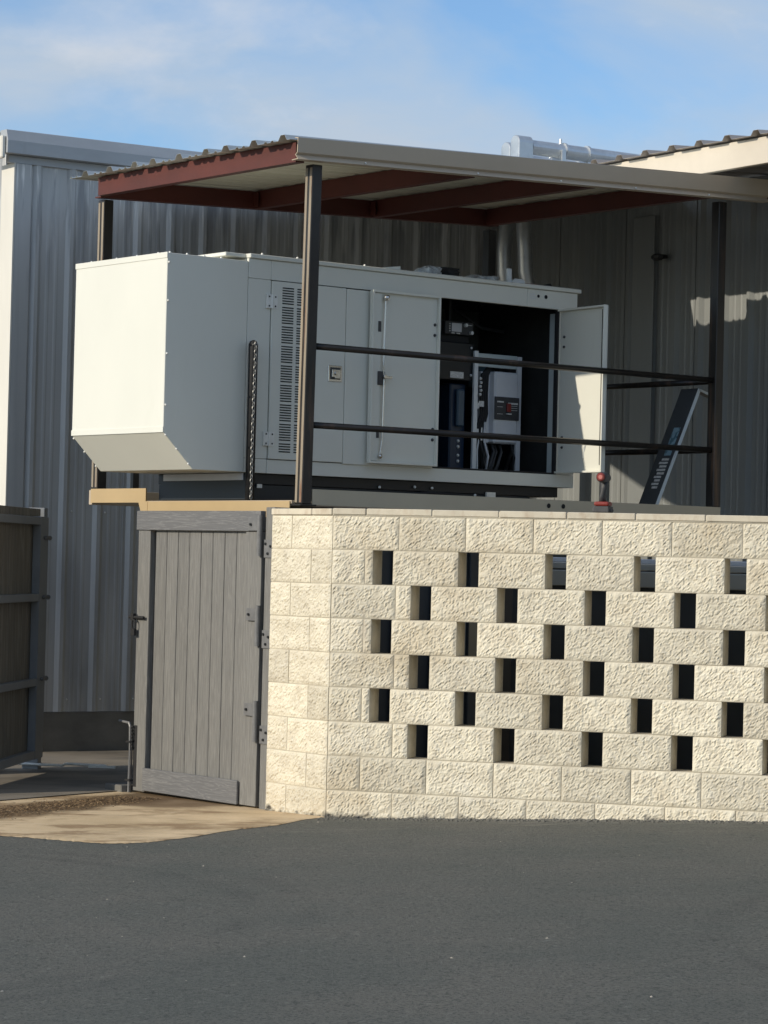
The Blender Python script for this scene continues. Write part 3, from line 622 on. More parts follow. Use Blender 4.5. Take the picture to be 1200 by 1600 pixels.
single('gate_stop', q, M['zinc'], LF, (0.0, -0.3, 0.08), 'pale steel gate stop lying on the concrete below the framed leaf', 'gate stop')

# ------------------------------------------------------------------ metal buildings
def r_profile(w=0.915, n=3, pitch=0.305, amp=0.032, y=0.0):
    pts = []
    for k in range(n):
        x = pitch*k
        pts += [(x+0.0, y), (x+0.02, y), (x+0.052, y-amp), (x+0.082, y-amp), (x+0.114, y), (x+0.155, y), (x+0.166, y-0.003), (x+0.182, y-0.003), (x+0.193, y),
                (x+0.232, y), (x+0.243, y-0.003), (x+0.259, y-0.003), (x+0.270, y)]
    pts.append((w, y)); return pts
def siding_mesh(name, z0, z1, m, amp=0.032):
    q = MB(); pr = r_profile(amp=amp); q.strip([(x, y, z0) for x, y in pr], (0, 0, z1-z0))
    q.add([(x, y+0.0012, z) for z in (z0, z1) for x, y in pr], [(len(pr)+i, len(pr)+i+1, i+1, i) for i in range(len(pr)-1)])
    # overlap lip of the next sheet
    q.box(0.905, 0.9145, -0.006, -0.0005, z0, z1)
    return q.mesh(name, m)
bld = Thing('metal_building', 'grey ribbed metal building with concrete base standing behind the generator and gate', 'building', B, (-2.4, 0, 0))
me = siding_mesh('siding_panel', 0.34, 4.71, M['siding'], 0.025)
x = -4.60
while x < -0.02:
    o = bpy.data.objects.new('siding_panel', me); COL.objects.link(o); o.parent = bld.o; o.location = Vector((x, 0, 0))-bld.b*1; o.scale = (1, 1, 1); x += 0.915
q = MB(); q.box(-4.72, 0.4, 0.004, 0.22, -0.3, 0.336); bld.part('stem_wall', q, M['concdark'])
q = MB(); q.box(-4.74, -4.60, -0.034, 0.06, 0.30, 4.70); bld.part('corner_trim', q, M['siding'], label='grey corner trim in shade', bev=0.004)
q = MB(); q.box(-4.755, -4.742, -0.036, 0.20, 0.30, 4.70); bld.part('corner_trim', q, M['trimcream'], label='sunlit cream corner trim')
q = MB(); q.box(-4.80, 0.3, -0.028, 0.03, 4.70, 4.762); bld.part('eave_strip', q, M['trimgrey'], bev=0.003)
q = MB(); prof = [(0.0, 4.764), (-0.12, 4.762), (-0.125, 4.862), (-0.092, 4.95), (0.02, 4.952)]
q.prism([(-4.86, y, z) for y, z in prof], (5.2, 0, 0)); bld.part('gutter', q, M['trimgrey'], bev=0.003)
q = MB(); q.box(-4.90, -4.862, -0.10, 0.25, 4.72, 4.90); bld.part('rake_trim', q, M['trimcream'], bev=0.01)
q = MB(); q.add([(-4.84, 0.0, 4.94), (0.3, 0.0, 4.94), (0.3, 9.0, 5.45), (-4.84, 9.0, 5.45)], [(0, 1, 2, 3)]); q.add([(-4.84, 0.0, 4.93), (0.3, 0.0, 4.93), (0.3, 9.0, 5.44), (-4.84, 9.0, 5.44)], [(3, 2, 1, 0)])
bld.part('roof', q, M['rooftop'])
q = MB(); q.box(-4.70, -4.64, 0.22, 9.0, 0.0, 5.0); q.box(-4.70, 0.35, 8.94, 9.0, 0.0, 5.0); bld.part('end_wall', q, M['siding'])
q = MB()
for i in range(15):
    q.sphere((-4.56+0.3*i+0.1, -0.012, 0.44), 0.009, 6, 4); q.sphere((-4.56+0.3*i+0.1, -0.012, 1.95), 0.009, 6, 4)
bld.part('screw_head', q, M['zinc'], kind='stuff')

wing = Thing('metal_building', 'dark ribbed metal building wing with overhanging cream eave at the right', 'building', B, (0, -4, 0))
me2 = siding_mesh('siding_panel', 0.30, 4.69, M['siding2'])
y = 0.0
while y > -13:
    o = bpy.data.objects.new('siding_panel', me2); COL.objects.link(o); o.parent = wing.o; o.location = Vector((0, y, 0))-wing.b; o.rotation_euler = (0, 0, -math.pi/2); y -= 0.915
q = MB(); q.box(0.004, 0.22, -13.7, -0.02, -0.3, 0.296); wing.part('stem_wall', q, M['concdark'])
EV = -1.6; ZF0, ZF1 = 4.42, 4.605
q = MB(); q.box(EV, EV+0.05, -13.7, -2.35, ZF0, ZF1); wing.part('fascia', q, M['creamfascia'], bev=0.003)
SL = 0.055
def roofz(b): return ZF1+0.012+(b-EV)*SL
q = MB(); pr = []; yy = -13.7
while yy < -2.6: pr += [(yy, 0), (yy+0.05, 0), (yy+0.075, 0.034), (yy+0.125, 0.034), (yy+0.15, 0)]; yy += 0.305
pr.append((yy, 0)); n_ = len(pr)
b0, b1 = EV-0.06, 11.0
vs = [(b0, a, roofz(b0)+h) for a, h in pr]+[(b1, a, roofz(b1)+h) for a, h in pr]; vs += [(v[0], v[1], v[2]-0.0015) for v in vs]
fs = [(i, n_+i, n_+i+1, i+1) for i in range(n_-1)]+[(2*n_+i, 2*n_+i+1, 3*n_+i+1, 3*n_+i) for i in range(n_-1)]+[(i, i+1, 2*n_+i+1, 2*n_+i) for i in range(n_-1)]
q.add(vs, fs); wing.part('roof', q, M['rooftop2'])
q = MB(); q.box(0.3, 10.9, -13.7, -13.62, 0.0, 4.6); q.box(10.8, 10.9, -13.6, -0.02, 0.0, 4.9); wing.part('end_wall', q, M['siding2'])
# down pipe / corner flashing on the wing
q = MB(); q.box(-0.050, -0.034, -2.26, -1.98, 0.4, 4.50); wing.part('flashing', q, M['siding2'], bev=0.004)
q = MB(); q.box(-0.10, -0.035, -2.42, -2.32, 4.13, 4.16); q.sphere((-0.10, -2.37, 4.14), 0.045, 8, 5, (1, 1.5, 0.7)); wing.part('wall_light', q, M['black'])

# exhaust risers and ducts over the wing roof
for k, (bb, zt, lab, wdt) in enumerate(((-0.935, 5.135, 'nearer galvanised exhaust duct rising past the canopy and bending over the roof', 0.15), (-0.85, 5.115, 'farther galvanised exhaust duct behind its twin, narrow rounded end', 0.14))):
    mm = -1.6+0.25*k
    d = Thing('exhaust_duct', lab, 'duct', B, (bb, mm, 2.0), group='exhaust ducts over the roof')
    q = MB(); n_ = 9
    prof = [(mm-0.10+0.20*0, zt-0.30)] 
    hw = 0.062; pts = []
    # stadium-shaped elbow housing, seen end on
    pts = [(bb-0.07, mm-hw, 4.76), (bb-0.07, mm+hw, 4.76)] + [(bb-0.07, mm+hw*math.cos(math.pi*i/10), zt-hw+hw*math.sin(math.pi*i/10)) for i in range(11)]
    q.prism(pts, (wdt, 0, 0)); d.part('elbow', q, M['steelgalv'], bev=0.006)
    q = MB(); zc = zt-0.085-0.06*k
    q.tube([(bb+wdt-0.07, mm, zc), (bb+0.9, mm, zc-0.004), (bb+2.6, mm, zc-0.012)], 0.062, 20, rs=None); d.part('pipe', q, M['steelgalv'], smooth=False)
    for s_ in (0.66, 1.25): q = MB(); q.tube([(bb+s_, mm, zc), (bb+s_+0.02, mm, zc)], 0.072, 20); d.part('clamp', q, M['steelgalv'])
    q = MB(); q.tube([(bb+0.42, mm, zc), (bb+0.44, mm, zc)], 0.072, 20)
    q.box(bb+0.36, bb+0.40, mm-0.08, mm+0.08, roofz(bb+0.4)+0.03, zc); q.tube([(bb+0.40, mm, zc+0.06), (bb+0.40, mm, zc+0.10)], 0.012, 8)
    d.part('saddle', q, M['steelgalv'])
    q = MB(); kk = 0.06-0.12*k; q.tube([(bb, mm, 4.78), (bb+kk, mm, 4.2), (bb+kk+0.01, mm, 4.02), (bb+kk+0.035, mm, 3.92), (bb+kk+0.085, mm, 3.80), (bb+kk+0.10, mm, 3.70), (bb+kk+0.10, mm, 1.4)], 0.062, 24)
    d.part('riser', q, M['steelgalv'], smooth=True)

# ------------------------------------------------------------------ steel deck, posts and rails
deck = Thing('steel_deck', 'raised tan steel platform with dark posts and rails carrying the generator', 'platform', G, (2.4, 0.4, 0.05))
def dbox(nm, l0, l1, n0, n1, z0, z1, m, lab=None, bev=0.002, par=None):
    q = MB(); q.box(l0, l1, n0, n1, z0, z1); return deck.part(nm, q, m, parent=par, label=lab, bev=bev)
# front channel with flanges
q = MB(); q.box(0.706, 4.28, -0.622, -0.612, 1.947, 2.046); q.box(0.706, 4.28, -0.611, -0.560, 2.036, 2.0455); q.box(0.706, 4.28, -0.611, -0.560, 1.9475, 1.957)
fb = deck.part('front_beam', q, M['tandeck'], label='shaded front channel')
for l in (2.665, 2.795):
    q = MB(); q.tube([(l, -0.6235, 2.005), (l, -0.6255, 2.005)], 0.016, 12); deck.part('bolt_hole', q, M['slot'], parent=fb)
dbox('end_beam', 0.590, 0.598, -0.54, 1.105, 1.868, 1.970, M['tanbeam'], 'sunlit lower end channel'); dbox('end_beam', 0.600, 0.66, -0.54, 1.10, 1.962, 1.9695, M['tanbeam'])
q = MB(); q.prism([(0.589, 1.05, 1.963), (0.589, 1.76, 1.963), (0.589, 1.76, 2.058), (0.589, 1.075, 2.058), (0.589, 1.075, 1.9715), (0.589, 1.05, 1.9715)], (0.009, 0, 0)); deck.part('end_beam', q, M['tanbeam'], label='sunlit upper end channel at the back')
q = MB(); q.prism([(0.588, 1.05, 1.9635), (0.588, 1.16, 1.9635), (0.588, 1.11, 1.86), (0.588, 1.05, 1.86)], (0.008, 0, 0)); deck.part('gusset', q, M['tanbeam'])
q = MB(); n_ = 40
for i in range(n_): q.box(0.6+0.095*i, 0.6+0.095*i+0.012, -0.55, 1.1, 1.964, 1.974)
for i in range(18): q.box(0.6, 4.25, -0.55+0.095*i, -0.55+0.095*i+0.008, 1.955, 1.963)
deck.part('grating', q, M['tan'], kind='stuff')
for l in (1.5, 2.4, 3.3, 4.18): dbox('joist', l, l+0.06, -0.558, 1.72, 1.87, 1.954, M['tan'])
dbox('back_beam', 0.60, 4.25, 1.76, 1.80, 1.95, 2.05, M['tan'])
dbox('right_beam', 4.252, 4.262, -0.558, 1.755, 1.947, 2.0455, M['tan'])
PW = 0.076
M['rawtan'] = mat('bare_tan_mill_steel', (0.30, 0.25, 0.185), 0.5, metal=0.1, var=0.15, vscale=(8, 8, 2), col2=(0.20, 0.085, 0.045), patch=((20, 20, 2.4), 0.55, 0.70))
def post(l, n, z0, z1, nm='post', m=None):
    tl = 0.022 if l < 1 and n < 0 else 0.0
    q = MB(); q.box(l, l+PW, n, n+PW, z0, z1); q.v = [(x+(tl if z > z0+0.5 else 0), y, z) for x, y, z in q.v]; p_ = deck.part(nm, q, m or M['darksteel'], bev=0.004)
    if l < 1:
        for a_, b_ in ((0.004, 0.026), (0.048, 0.070)):
            q = MB(); q.box(l-0.0022, l-0.0002, n+a_, n+b_, z0+0.01, z1-0.02); q.v = [(x+(tl if z > z0+0.5 else 0), y, z) for x, y, z in q.v]; deck.part('flange_strip', q, M['rawtan'], parent=p_)
    return p_
M['postface'] = M['darksteel']
p1 = post(0.624, -0.622, 1.952, 4.058); post(4.205, -0.622, 2.0475, 4.19)
dbox('base_plate', 0.600, 0.725, -0.640, -0.535, 1.9405, 1.9505, M['darksteel'], par=p1)
post(0.600, 1.70, 2.06, 4.045); post(4.07, 1.70, 2.052, 4.17, m=M['black']); 
for l, n in ((0.70, 1.0), (2.4, 1.0), (4.1, 1.0), (4.1, -0.5), (2.4, -0.5)):
    dbox('support_column', l, l+0.1, n, n+0.1, -0.05, 1.866, M['darksteel'])
def sbar(nm, a, b, w, par=None):
    q = MB(); q.tube([a, b], w, 10); return deck.part(nm, q, M['rail'], parent=par, smooth=True)
for z in (2.935, 2.445): sbar('rail', (0.70, -0.585, z), (4.206, -0.585, z+0.0), 0.021)
for z in (2.93, 2.445): sbar('rail', (4.243, -0.548, z), (4.243, 1.70, z), 0.021)
dbox('stub_post', 0.905, 0.955, 1.72, 1.758, 2.052, 2.6, M['darksteel'])

# canopy
cano = Thing('canopy', 'corrugated canopy roof on red beams with tan fascia above the generator', 'canopy', G, (2.4, 0.5, 4.0))
def cz(l): return 4.05+0.041*(l-0.5)
def pbox(nm, pts, d, m, lab=None, bev=0.002, par=None):
    q = MB(); q.prism(pts, d); return cano.part(nm, q, m, parent=par, label=lab, bev=bev)
def rafter(l, n0, n1, lab=None):
    z = cz(l); q = MB()
    q.box(l, l+0.010, n0, n1, z, z+0.124); q.box(l+0.0105, l+0.065, n0, n1, z+0.0005, z+0.009); q.box(l+0.0105, l+0.065, n0, n1, z+0.115, z+0.1235)
    q.box(l+0.056, l+0.0655, n0, n1, z+0.0095, z+0.03)
    return cano.part('rafter', q, M['redoxide'], label=lab)
for i, l in enumerate((0.485, 1.86, 2.92, 4.02)): rafter(l, -0.66, 1.60 if i == 0 else 1.68, 'outermost rafter in the sun' if i == 0 else None)
q = MB(); q.prism([(0.56, 1.684, cz(0.56)), (4.15, 1.684, cz(4.15)), (4.15, 1.684, cz(4.15)+0.123), (0.56, 1.684, cz(0.56)+0.123)], (0, 0.01, 0))
q.prism([(0.56, 1.695, cz(0.56)), (4.15, 1.695, cz(4.15)), (4.15, 1.695, cz(4.15)+0.01), (0.56, 1.695, cz(0.56)+0.01)], (0, 0.06, 0)); cano.part('back_beam', q, M['redoxide'])
q = MB(); q.prism([(0.57, -0.672, cz(0.57)+0.02), (4.55, -0.672, cz(4.55)+0.02), (4.55, -0.672, cz(4.55)+0.115), (0.57, -0.672, cz(0.57)+0.115)], (0, 0.008, 0)); cano.part('front_beam', q, M['redoxide'])
for l in (1.84, 2.9): q = MB(); q.box(l-0.006, l-0.001, 1.62, 1.68, cz(l)+0.01, cz(l)+0.11); cano.part('bracket', q, M['redoxide'])
# roof sheets: ribs run along l, profile along n ; five overlapping sheets
def sheet_prof(n0, n1):
    pts = []; k = 0; n = n0
    while n < n1-0.01:
        pts += [(n, 0), (n+0.03, 0), (n+0.055, 0.034), (n+0.095, 0.034), (n+0.12, 0), (n+0.165, 0), (n+0.175, 0.010), (n+0.190, 0.010), (n+0.20, 0), (n+0.235, 0), (n+0.245, 0.010), (n+0.260, 0.010), (n+0.27, 0)]; n += 0.305
    pts.append((n1, 0)); return pts
LA, LB = 0.395, 4.46
for k in range(3):
    n0 = -0.715+0.83*k*1.0; n1 = min(n0+0.835, 1.70); pr = sheet_prof(n0, n1)
    LB = 4.16 if k == 2 else 4.46; za, zb = cz(LA)+0.128+0.0016*k, cz(LB)+0.128+0.0016*k
    q = MB(); m_ = len(pr)
    vs = [(LA, a, za+h) for a, h in pr]+[(LB, a, zb+h) for a, h in pr]; top = [(i, i+1, m_+i+1, m_+i)[::-1] for i in range(m_-1)]
    q.cur = 0; q.add(vs, top)
    q.add([(LA, a, za+h) for a, h in pr]+[(LA, a, za+h-0.0015) for a, h in pr], [(i, i+1, m_+i+1, m_+i) for i in range(m_-1)])
    q.cur = 1; q.add([(v[0], v[1], v[2]-0.0015) for v in vs], [f[::-1] for f in top])
    cano.part('roof_sheet', q, [M['rooftop'], M['soffit']])
q = MB(); nn = 1.83  # unseen roof with a hanging lip, added to shade the wing wall
def zl(n, l): return cz(l)+0.13+(n-nn)*0.105
rows = [(1.69, 0.68), (1.83, 0.75), (2.2, 0.95), (2.6, 1.25), (3.0, 1.62), (3.4, 2.02), (3.9, 2.42), (4.3, 2.85)]
vs = []; k4 = (0, 0.42, 0.65, 1.0)
for n, l0 in rows:
    for ll in (l0, 4.5, 5.4, 6.40-(4.2-n)*-0.093):
        zz = cz(min(ll, 4.5))+0.170+(n-1.83)*0.10+max(ll-4.5, 0)*0.15
        vs.append((min(ll, 6.55) if n < 4.1 else ll, n, min(zz, 4.66)))
fs = [(i*4+j, i*4+j+1, (i+1)*4+j+1, (i+1)*4+j) for i in range(len(rows)-1) for j in range(3)]
q.add(vs, fs); q.add([(a_, b_, c_+0.002) for a_, b_, c_ in vs], [f[::-1] for f in fs])
for i in range(1, len(rows)-1):
    a_, b_ = Vector(vs[i*4]), Vector(vs[(i+1)*4]); q.prism([a_, b_, b_-Vector((0, 0, 0.09)), a_-Vector((0, 0, 0.09))], (-0.004, -0.003, 0))
cano.part('added_shade_roof', q, M['rooftop'])
# fascia: upright face, kick at the bottom, return lip
def fz(l): return 4.191+(l-0.451)*(4.374-4.191)/4.154, 4.058+(l-0.451)*(4.217-4.058)/4.154
LA2, LB2 = 0.455, 4.60
vs = []
for l in (LA2, LB2):
    t_, b_2 = fz(l)
    vs += [(l, -0.69, t_+0.004), (l, -0.722, t_), (l, -0.718, b_2+0.042), (l, -0.700, b_2+0.030), (l, -0.724, b_2), (l, -0.66, b_2-0.002), (l, -0.66, b_2+0.002), (l, -0.716, b_2+0.005), (l, -0.694, b_2+0.030), (l, -0.712, b_2+0.044), (l, -0.716, t_-0.003), (l, -0.69, t_-0.001)]
q = MB(); n_ = 12; q.add(vs, [tuple(range(n_)), tuple(range(n_, 2*n_))[::-1]]+[(i, n_+i, n_+(i+1) % n_, (i+1) % n_) for i in range(n_)])
fa = cano.part('fascia', q, M['tan'])
for l in (0.98, 1.9, 2.62, 3.3, 4.0): q = MB(); q.sphere((l, -0.722, fz(l)[1]+0.012), 0.007, 8, 5); cano.part('screw', q, M['zinc'], parent=fa)
q = MB(); q.box(4.602, 4.606, -0.72, -0.66, fz(4.6)[1], fz(4.6)[0]); cano.part('end_cap', q, M['redoxide'])

# padded post with chain at the deck end
q = MB(); l0, n0 = 0.63, -0.058
q.tube([(l0, n0, 1.98), (l0, n0, 2.93), (l0, n0, 2.965), (l0, n0, 2.985), (l0, n0, 2.993)], 0.031, 14, rs=[0.029, 0.030, 0.030, 0.022, 0.006])
single('bollard', q, M['blackmatte'], G, (l0, n0, 1.98), 'slim black padded post standing on the yellow deck edge', 'post', smooth=True)
q = MB(); z = 2.965; i = 0; cx = 0.612; cn = -0.112
M['chainm'] = mat('dull_chain_steel', (0.30, 0.30, 0.29), 0.4, metal=0.6, var=0.2)
while z > 1.985:
    sway = 0.02*math.sin((2.965-z)*3.0); c = Vector((cx, cn+sway*0.3+0.012*(2.96-z), z))
    ring = []
    for j in range(9):
        a = 2*math.pi*j/8; u_ = 0.0085*math.cos(a); v_ = 0.016*math.sin(a)
        ring.append(c+(Vector((0, u_, v_)) if i % 2 else Vector((u_, 0, v_))))
    q.tube(ring, 0.003, 5, caps=False); z -= 0.0255; i += 1
q.tube([(l0-0.02, n0-0.02, 2.96), (cx, cn, 2.97)], 0.005, 6)
single('safety_chain', q, M['chainm'], G, (cx, cn, 1.98), 'thin steel chain hanging down beside the slim black post', 'chain')

# ------------------------------------------------------------------ generator
gen = Thing('generator', 'pale grey-green standby generator enclosure with two open doors under the canopy', 'generator', G, (1.7, 0.53, 1.975))
ZB, ZT, ZDT, ZDB = 2.154, 3.548, 3.3917, 2.2467
LBX, LR, WD = 0.62, 3.4486, 1.07
PT = M['paint']
def g(nm, l0, l1, n0, n1, z0, z1, m=PT, lab=None, bev=0.0025, par=None, kind=None):
    q = MB(); q.box(l0, l1, n0, n1, z0, z1); return gen.part(nm, q, m, parent=par, label=lab, bev=bev, kind=kind)
# intake hood
q = MB(); ZH, SLP = 3.4992, 0.2269; zm = 2.1554+0.2252
q.prism([(0.0, 0.0, zm), (SLP, 0.0, 2.1554), (LBX-0.002, 0.0, 2.1554), (LBX-0.002, 0.0, ZH), (0.0, 0.0, ZH)], (0, WD, 0))
hood = gen.part('intake_hood', q, PT, label='boxy end hood, its end face in full sun', bev=0.003)
g('hood_trim', -0.004, 0.0, -0.003, WD+0.003, ZH-0.033, ZH+0.003, par=hood, bev=0.001)
g('hood_trim', -0.004, 0.0, -0.003, WD+0.003, zm-0.002, zm+0.034, par=hood, bev=0.001)
scr = MB()
for z in (ZH-0.06, 3.20, 2.87, 2.55): scr.sphere((0.012, -0.004, z), 0.0075, 8, 5)
for l in (0.03, 0.16, 0.29, 0.42): scr.sphere((l, 0.02, ZH+0.004), 0.008, 8, 5)
for n in (0.12, 0.36, 0.6, 0.9): scr.sphere((0.01, n, ZH+0.005), 0.007, 8, 5)
for t_ in (0.08, 0.45, 0.85): 
    for n in (-0.003, WD+0.003): scr.sphere((SLP*t_, n, zm-(zm-2.1554)*t_), 0.0075, 8, 5)
for l in (0.72, 1.0, 1.55): scr.sphere((l, -0.004, ZT+0.004), 0.008, 8, 5)
gen.part('screw', scr, M['zinc'], kind='stuff')
# main enclosure panels
g('roof_panel', LBX-0.17+0.17, LR+0.022, -0.018, WD+0.02, ZT-0.028, ZT, bev=0.004)
g('roof_panel', 0.46, LBX-0.001, 0.03, WD+0.02, ZT-0.026, ZT-0.001, bev=0.004)
q = MB(); q.prism([(1.66, 0.10, ZT+0.001), (1.87, 0.02, ZT+0.001), (1.87, 0.02, ZT+0.028)], (0, 0.18, 0)); gen.part('roof_flap', q, PT)
g('header_panel', LBX+0.001, 0.797, 0.0, 0.03, ZDT+0.002, ZT-0.03, bev=0.002)
g('header_panel', 0.799, 2.98, 0.0, 0.03, ZDT+0.002, ZT-0.03, bev=0.002)
hp = g('header_panel', 2.982, LR, 0.0, 0.03, ZDT+0.002, ZT-0.03, bev=0.002)
for l in (3.082, 3.152): q = MB(); q.tube([(l, 0.002, 3.472), (l, -0.0025, 3.472)], 0.014 if l > 3.1 else 0.011, 14); gen.part('knockout', q, M['slot'], parent=hp)
q = MB(); [q.box(3.0, 3.055, -0.0012, 0.001, 3.452+0.014*i, 3.456+0.014*i) for i in range(3)]; gen.part('vent_mark', q, M['lightgrey'], parent=hp, kind='stuff')
g('sill_panel', LBX+0.001, 0.797, 0.001, 0.03, ZB, ZDB-0.002); g('sill_panel', 0.799, LR, 0.0, 0.03, ZB, ZDB-0.004, bev=0.002)
g('corner_panel', LBX+0.001, 0.799, 0.0, 0.03, ZDB, ZDT, bev=0.002)
g('end_jamb', 3.272, LR, 0.0, 0.03, ZDB-0.002, ZDT, bev=0.002)
g('end_panel', LR-0.02, LR-0.001, 0.032, WD, ZB, ZT-0.03); g('end_panel', LBX, LBX+0.02, 0.032, WD, ZB, ZT-0.03)
g('back_panel', LBX, LR, WD-0.02, WD+0.0005, ZB, ZT-0.03)
fo = MB(); fo.box(LBX+0.022, LR-0.022, WD-0.05, WD-0.022, ZB+0.02, ZT-0.031); fo.box(2.0, LR-0.06, 0.032, WD-0.052, ZT-0.06, ZT-0.031); fo.box(LR-0.05, LR-0.022, 0.20, WD-0.052, ZB+0.02, ZT-0.062)
fo.box(LBX+0.022, LR-0.055, 0.032, WD-0.052, ZB+0.001, ZB+0.05); fo.box(2.20, 2.22, 0.10, WD-0.052, ZB+0.06, ZT-0.065)
gen.part('lining', fo, M['foam'])
g('lining', 2.78, 3.395, WD-0.07, WD-0.053, 3.02, 3.44, M['foam2'], 'paler square of lining', bev=0)
# inner jamb right, pale strip with black seal
g('inner_jamb', 3.30, 3.36, 0.035, 0.12, ZDB, ZDT-0.02, M['paint_in']); g('door_seal', 3.268, 3.282, -0.004, 0.034, ZDB-0.002, ZDT, M['blackmatte'], bev=0.003)
g('door_seal', 2.17, 3.266, -0.003, 0.012, ZDB-0.003, ZDB+0.008, M['blackmatte'], bev=0.002)
# doors
dl = g('louvered_door', 0.803, 1.399, -0.012, 0.006, ZDB, ZDT-0.004, lab='louvered door with chrome latch', bev=0.003)
dp = g('plain_door', 1.403, 2.160, -0.012, 0.006, ZDB-0.008, ZDT-0.006, bev=0.003)
sl = MB()
for col, (a, b) in enumerate(((0.882, 0.972), (1.000, 1.090))):
    z = 3.352; k = 0
    while z > 2.29:
        sl.box(a, b, -0.0145, -0.0122, z-0.0075, z)
        k += 1; z -= 0.0166
        if k % 7 == 0: z -= 0.009
gen.part('louver_slots', sl, M['slot'], parent=dl, kind='stuff')
def hinge(l, z, par):
    q = MB(); q.box(l-0.042, l-0.006, -0.0165, -0.0005, z-0.045, z+0.045); q.box(l+0.006, l+0.042, -0.0165, -0.0122, z-0.045, z+0.045); q.tube([(l, -0.016, z-0.045), (l, -0.016, z+0.045)], 0.007, 8)
    h = gen.part('hinge', q, M['zinc'], parent=par, bev=0.001)
hinge(0.801, 3.255, dl); hinge(0.801, 2.375, dl)
sc_ = MB()
for z in (3.255, 2.375):
    for dl_ in (-0.024, 0.024):
        for dz_ in (-0.03, 0.03): sc_.tube([(0.801+dl_, -0.0175, z+dz_), (0.801+dl_, -0.0185, z+dz_)], 0.006, 8)
gen.part('hinge_screw', sc_, M['slot'], kind='stuff')
q = MB(); q.box(1.262, 1.374, -0.018, -0.0125, 2.772, 2.878); latch = gen.part('latch', q, M['chrome'], parent=dl, bev=0.006)
q = MB(); q.box(1.276, 1.360, -0.0195, -0.0185, 2.786, 2.864); q2 = MB()
gen.part('latch_cup', q, M['greypl'], parent=dl)
q = MB(); q.box(1.284, 1.352, -0.030, -0.020, 2.800, 2.850); q.tube([(1.318, -0.032, 2.825), (1.318, -0.040, 2.825)], 0.013, 12); q.box(1.305, 1.345, -0.036, -0.031, 2.792, 2.802)
gen.part('latch_handle', q, M['chrome'], parent=dl, bev=0.002)
# folded-back open door over the plain door (inner side showing)
od = g('open_door', 1.582, 2.160, -0.040, -0.030, 2.252, 3.392, lab='door folded back flat, its inner side with lock rods showing', bev=0.002)
def rim(l0, l1, z0, z1, n0, n1, w_, par, m=PT):
    q = MB(); q.box(l0, l0+w_, n0, n1, z0, z1); q.box(l1-w_, l1, n0, n1, z0, z1); q.box(l0+w_, l1-w_, n0, n1, z0, z0+w_); q.box(l0+w_, l1-w_, n0, n1, z1-w_, z1)
    return gen.part('door_rim', q, m, parent=par, bev=0.0015)
rim(1.582, 2.160, 2.252, 3.392, -0.066, -0.041, 0.014, od)
q = MB(); q.box(1.6, 1.665, -0.052, -0.041, 2.27, 3.375); gen.part('stiffener', q, PT, parent=od, bev=0.002)
q = MB(); q.tube([(1.690, -0.060, 3.36), (1.684, -0.058, 2.90), (1.690, -0.058, 2.80)], 0.006, 8); q.tube([(1.690, -0.058, 2.80), (1.684, -0.058, 2.40), (1.668, -0.058, 2.30)], 0.006, 8)
q.sphere((1.690, -0.070, 3.345), 0.022, 12, 8); q.sphere((1.668, -0.066, 2.300), 0.018, 10, 6); gen.part('lock_rod', q, M['chrome'], parent=od)
g('lock_body', 1.640, 1.700, -0.060, -0.0525, 2.77, 2.86, M['greypl'], par=od); g('rod_guide', 1.636, 1.662, -0.056, -0.0525, 3.12, 3.19, M['greypl'], par=od); g('rod_guide', 1.640, 1.664, -0.056, -0.0525, 2.42, 2.50, M['greypl'], par=od)
q = MB(); q.tube([(1.685, -0.061, 2.825), (1.685, -0.085, 2.825)], 0.014, 10); q.box(1.68, 1.745, -0.082, -0.074, 2.812, 2.83); gen.part('lock_knob', q, M['chrome'], parent=od, bev=0.002)
q = MB(); [q.sphere((2.128, -0.042, z), 0.011, 8, 5) for z in (3.20, 3.13, 2.50, 2.43)]; gen.part('rubber_stop', q, M['greypl'], parent=od, kind='stuff')
# right door, swung out towards the viewer
dv = Vector((3.232-3.285, -0.545-(-0.012), 0)); dn_ = dv.normalized(); pn = Vector((-dn_.y, dn_.x, 0)); hx, hy = 3.285, -0.012
def rd(nm, a0, a1, t0, t1, z0, z1, m=PT, par=None, bev=0.002, lab=None):
    """box in door axes: a along the door from the hinge, t thickness (negative = inner side)"""
    q = MB(); P0 = Vector((hx, hy, 0)); c = lambda a, t, z: P0+dn_*a+pn*t+Vector((0, 0, z))
    q.prism([c(a0, t0, z0), c(a1, t0, z0), c(a1, t1, z0), c(a0, t1, z0)], (0, 0, z1-z0)); return gen.part(nm, q, m, parent=par, bev=bev, label=lab)
DL = dv.length
rdoor = rd('open_door', 0.0, DL, 0.0, 0.006, 2.250, 3.392, M['paint'], lab='right door swung open towards the yard')
for a0, a1, z0, z1 in ((DL-0.014, DL, 2.25, 3.392), (0.0, DL-0.0145, 3.378, 3.392), (0.0, DL-0.0145, 2.25, 2.264)): rd('door_rim', a0, a1, -0.030, -0.001, z0, z1, M['paint'], rdoor)
rd('door_seal', DL-0.045, DL-0.0285, -0.014, -0.001, 2.30, 3.365, M['blackmatte'], rdoor)
for z in (3.20, 3.13, 2.50, 2.43):
    q = MB(); q.sphere(Vector((hx, hy, z))+dn_*0.05-pn*0.004, 0.010, 8, 5); gen.part('rubber_stop', q, M['greypl'], parent=rdoor)
q = MB(); P0 = Vector((hx, hy, 0)); q.tube([P0+dn_*a-pn*0.004+Vector((0, 0, z)) for a, z in ((0.30, 2.35), (0.305, 2.42), (0.33, 2.46), (0.31, 2.40))], 0.0025, 5); gen.part('scuff', q, M['whitepl'], parent=rdoor)
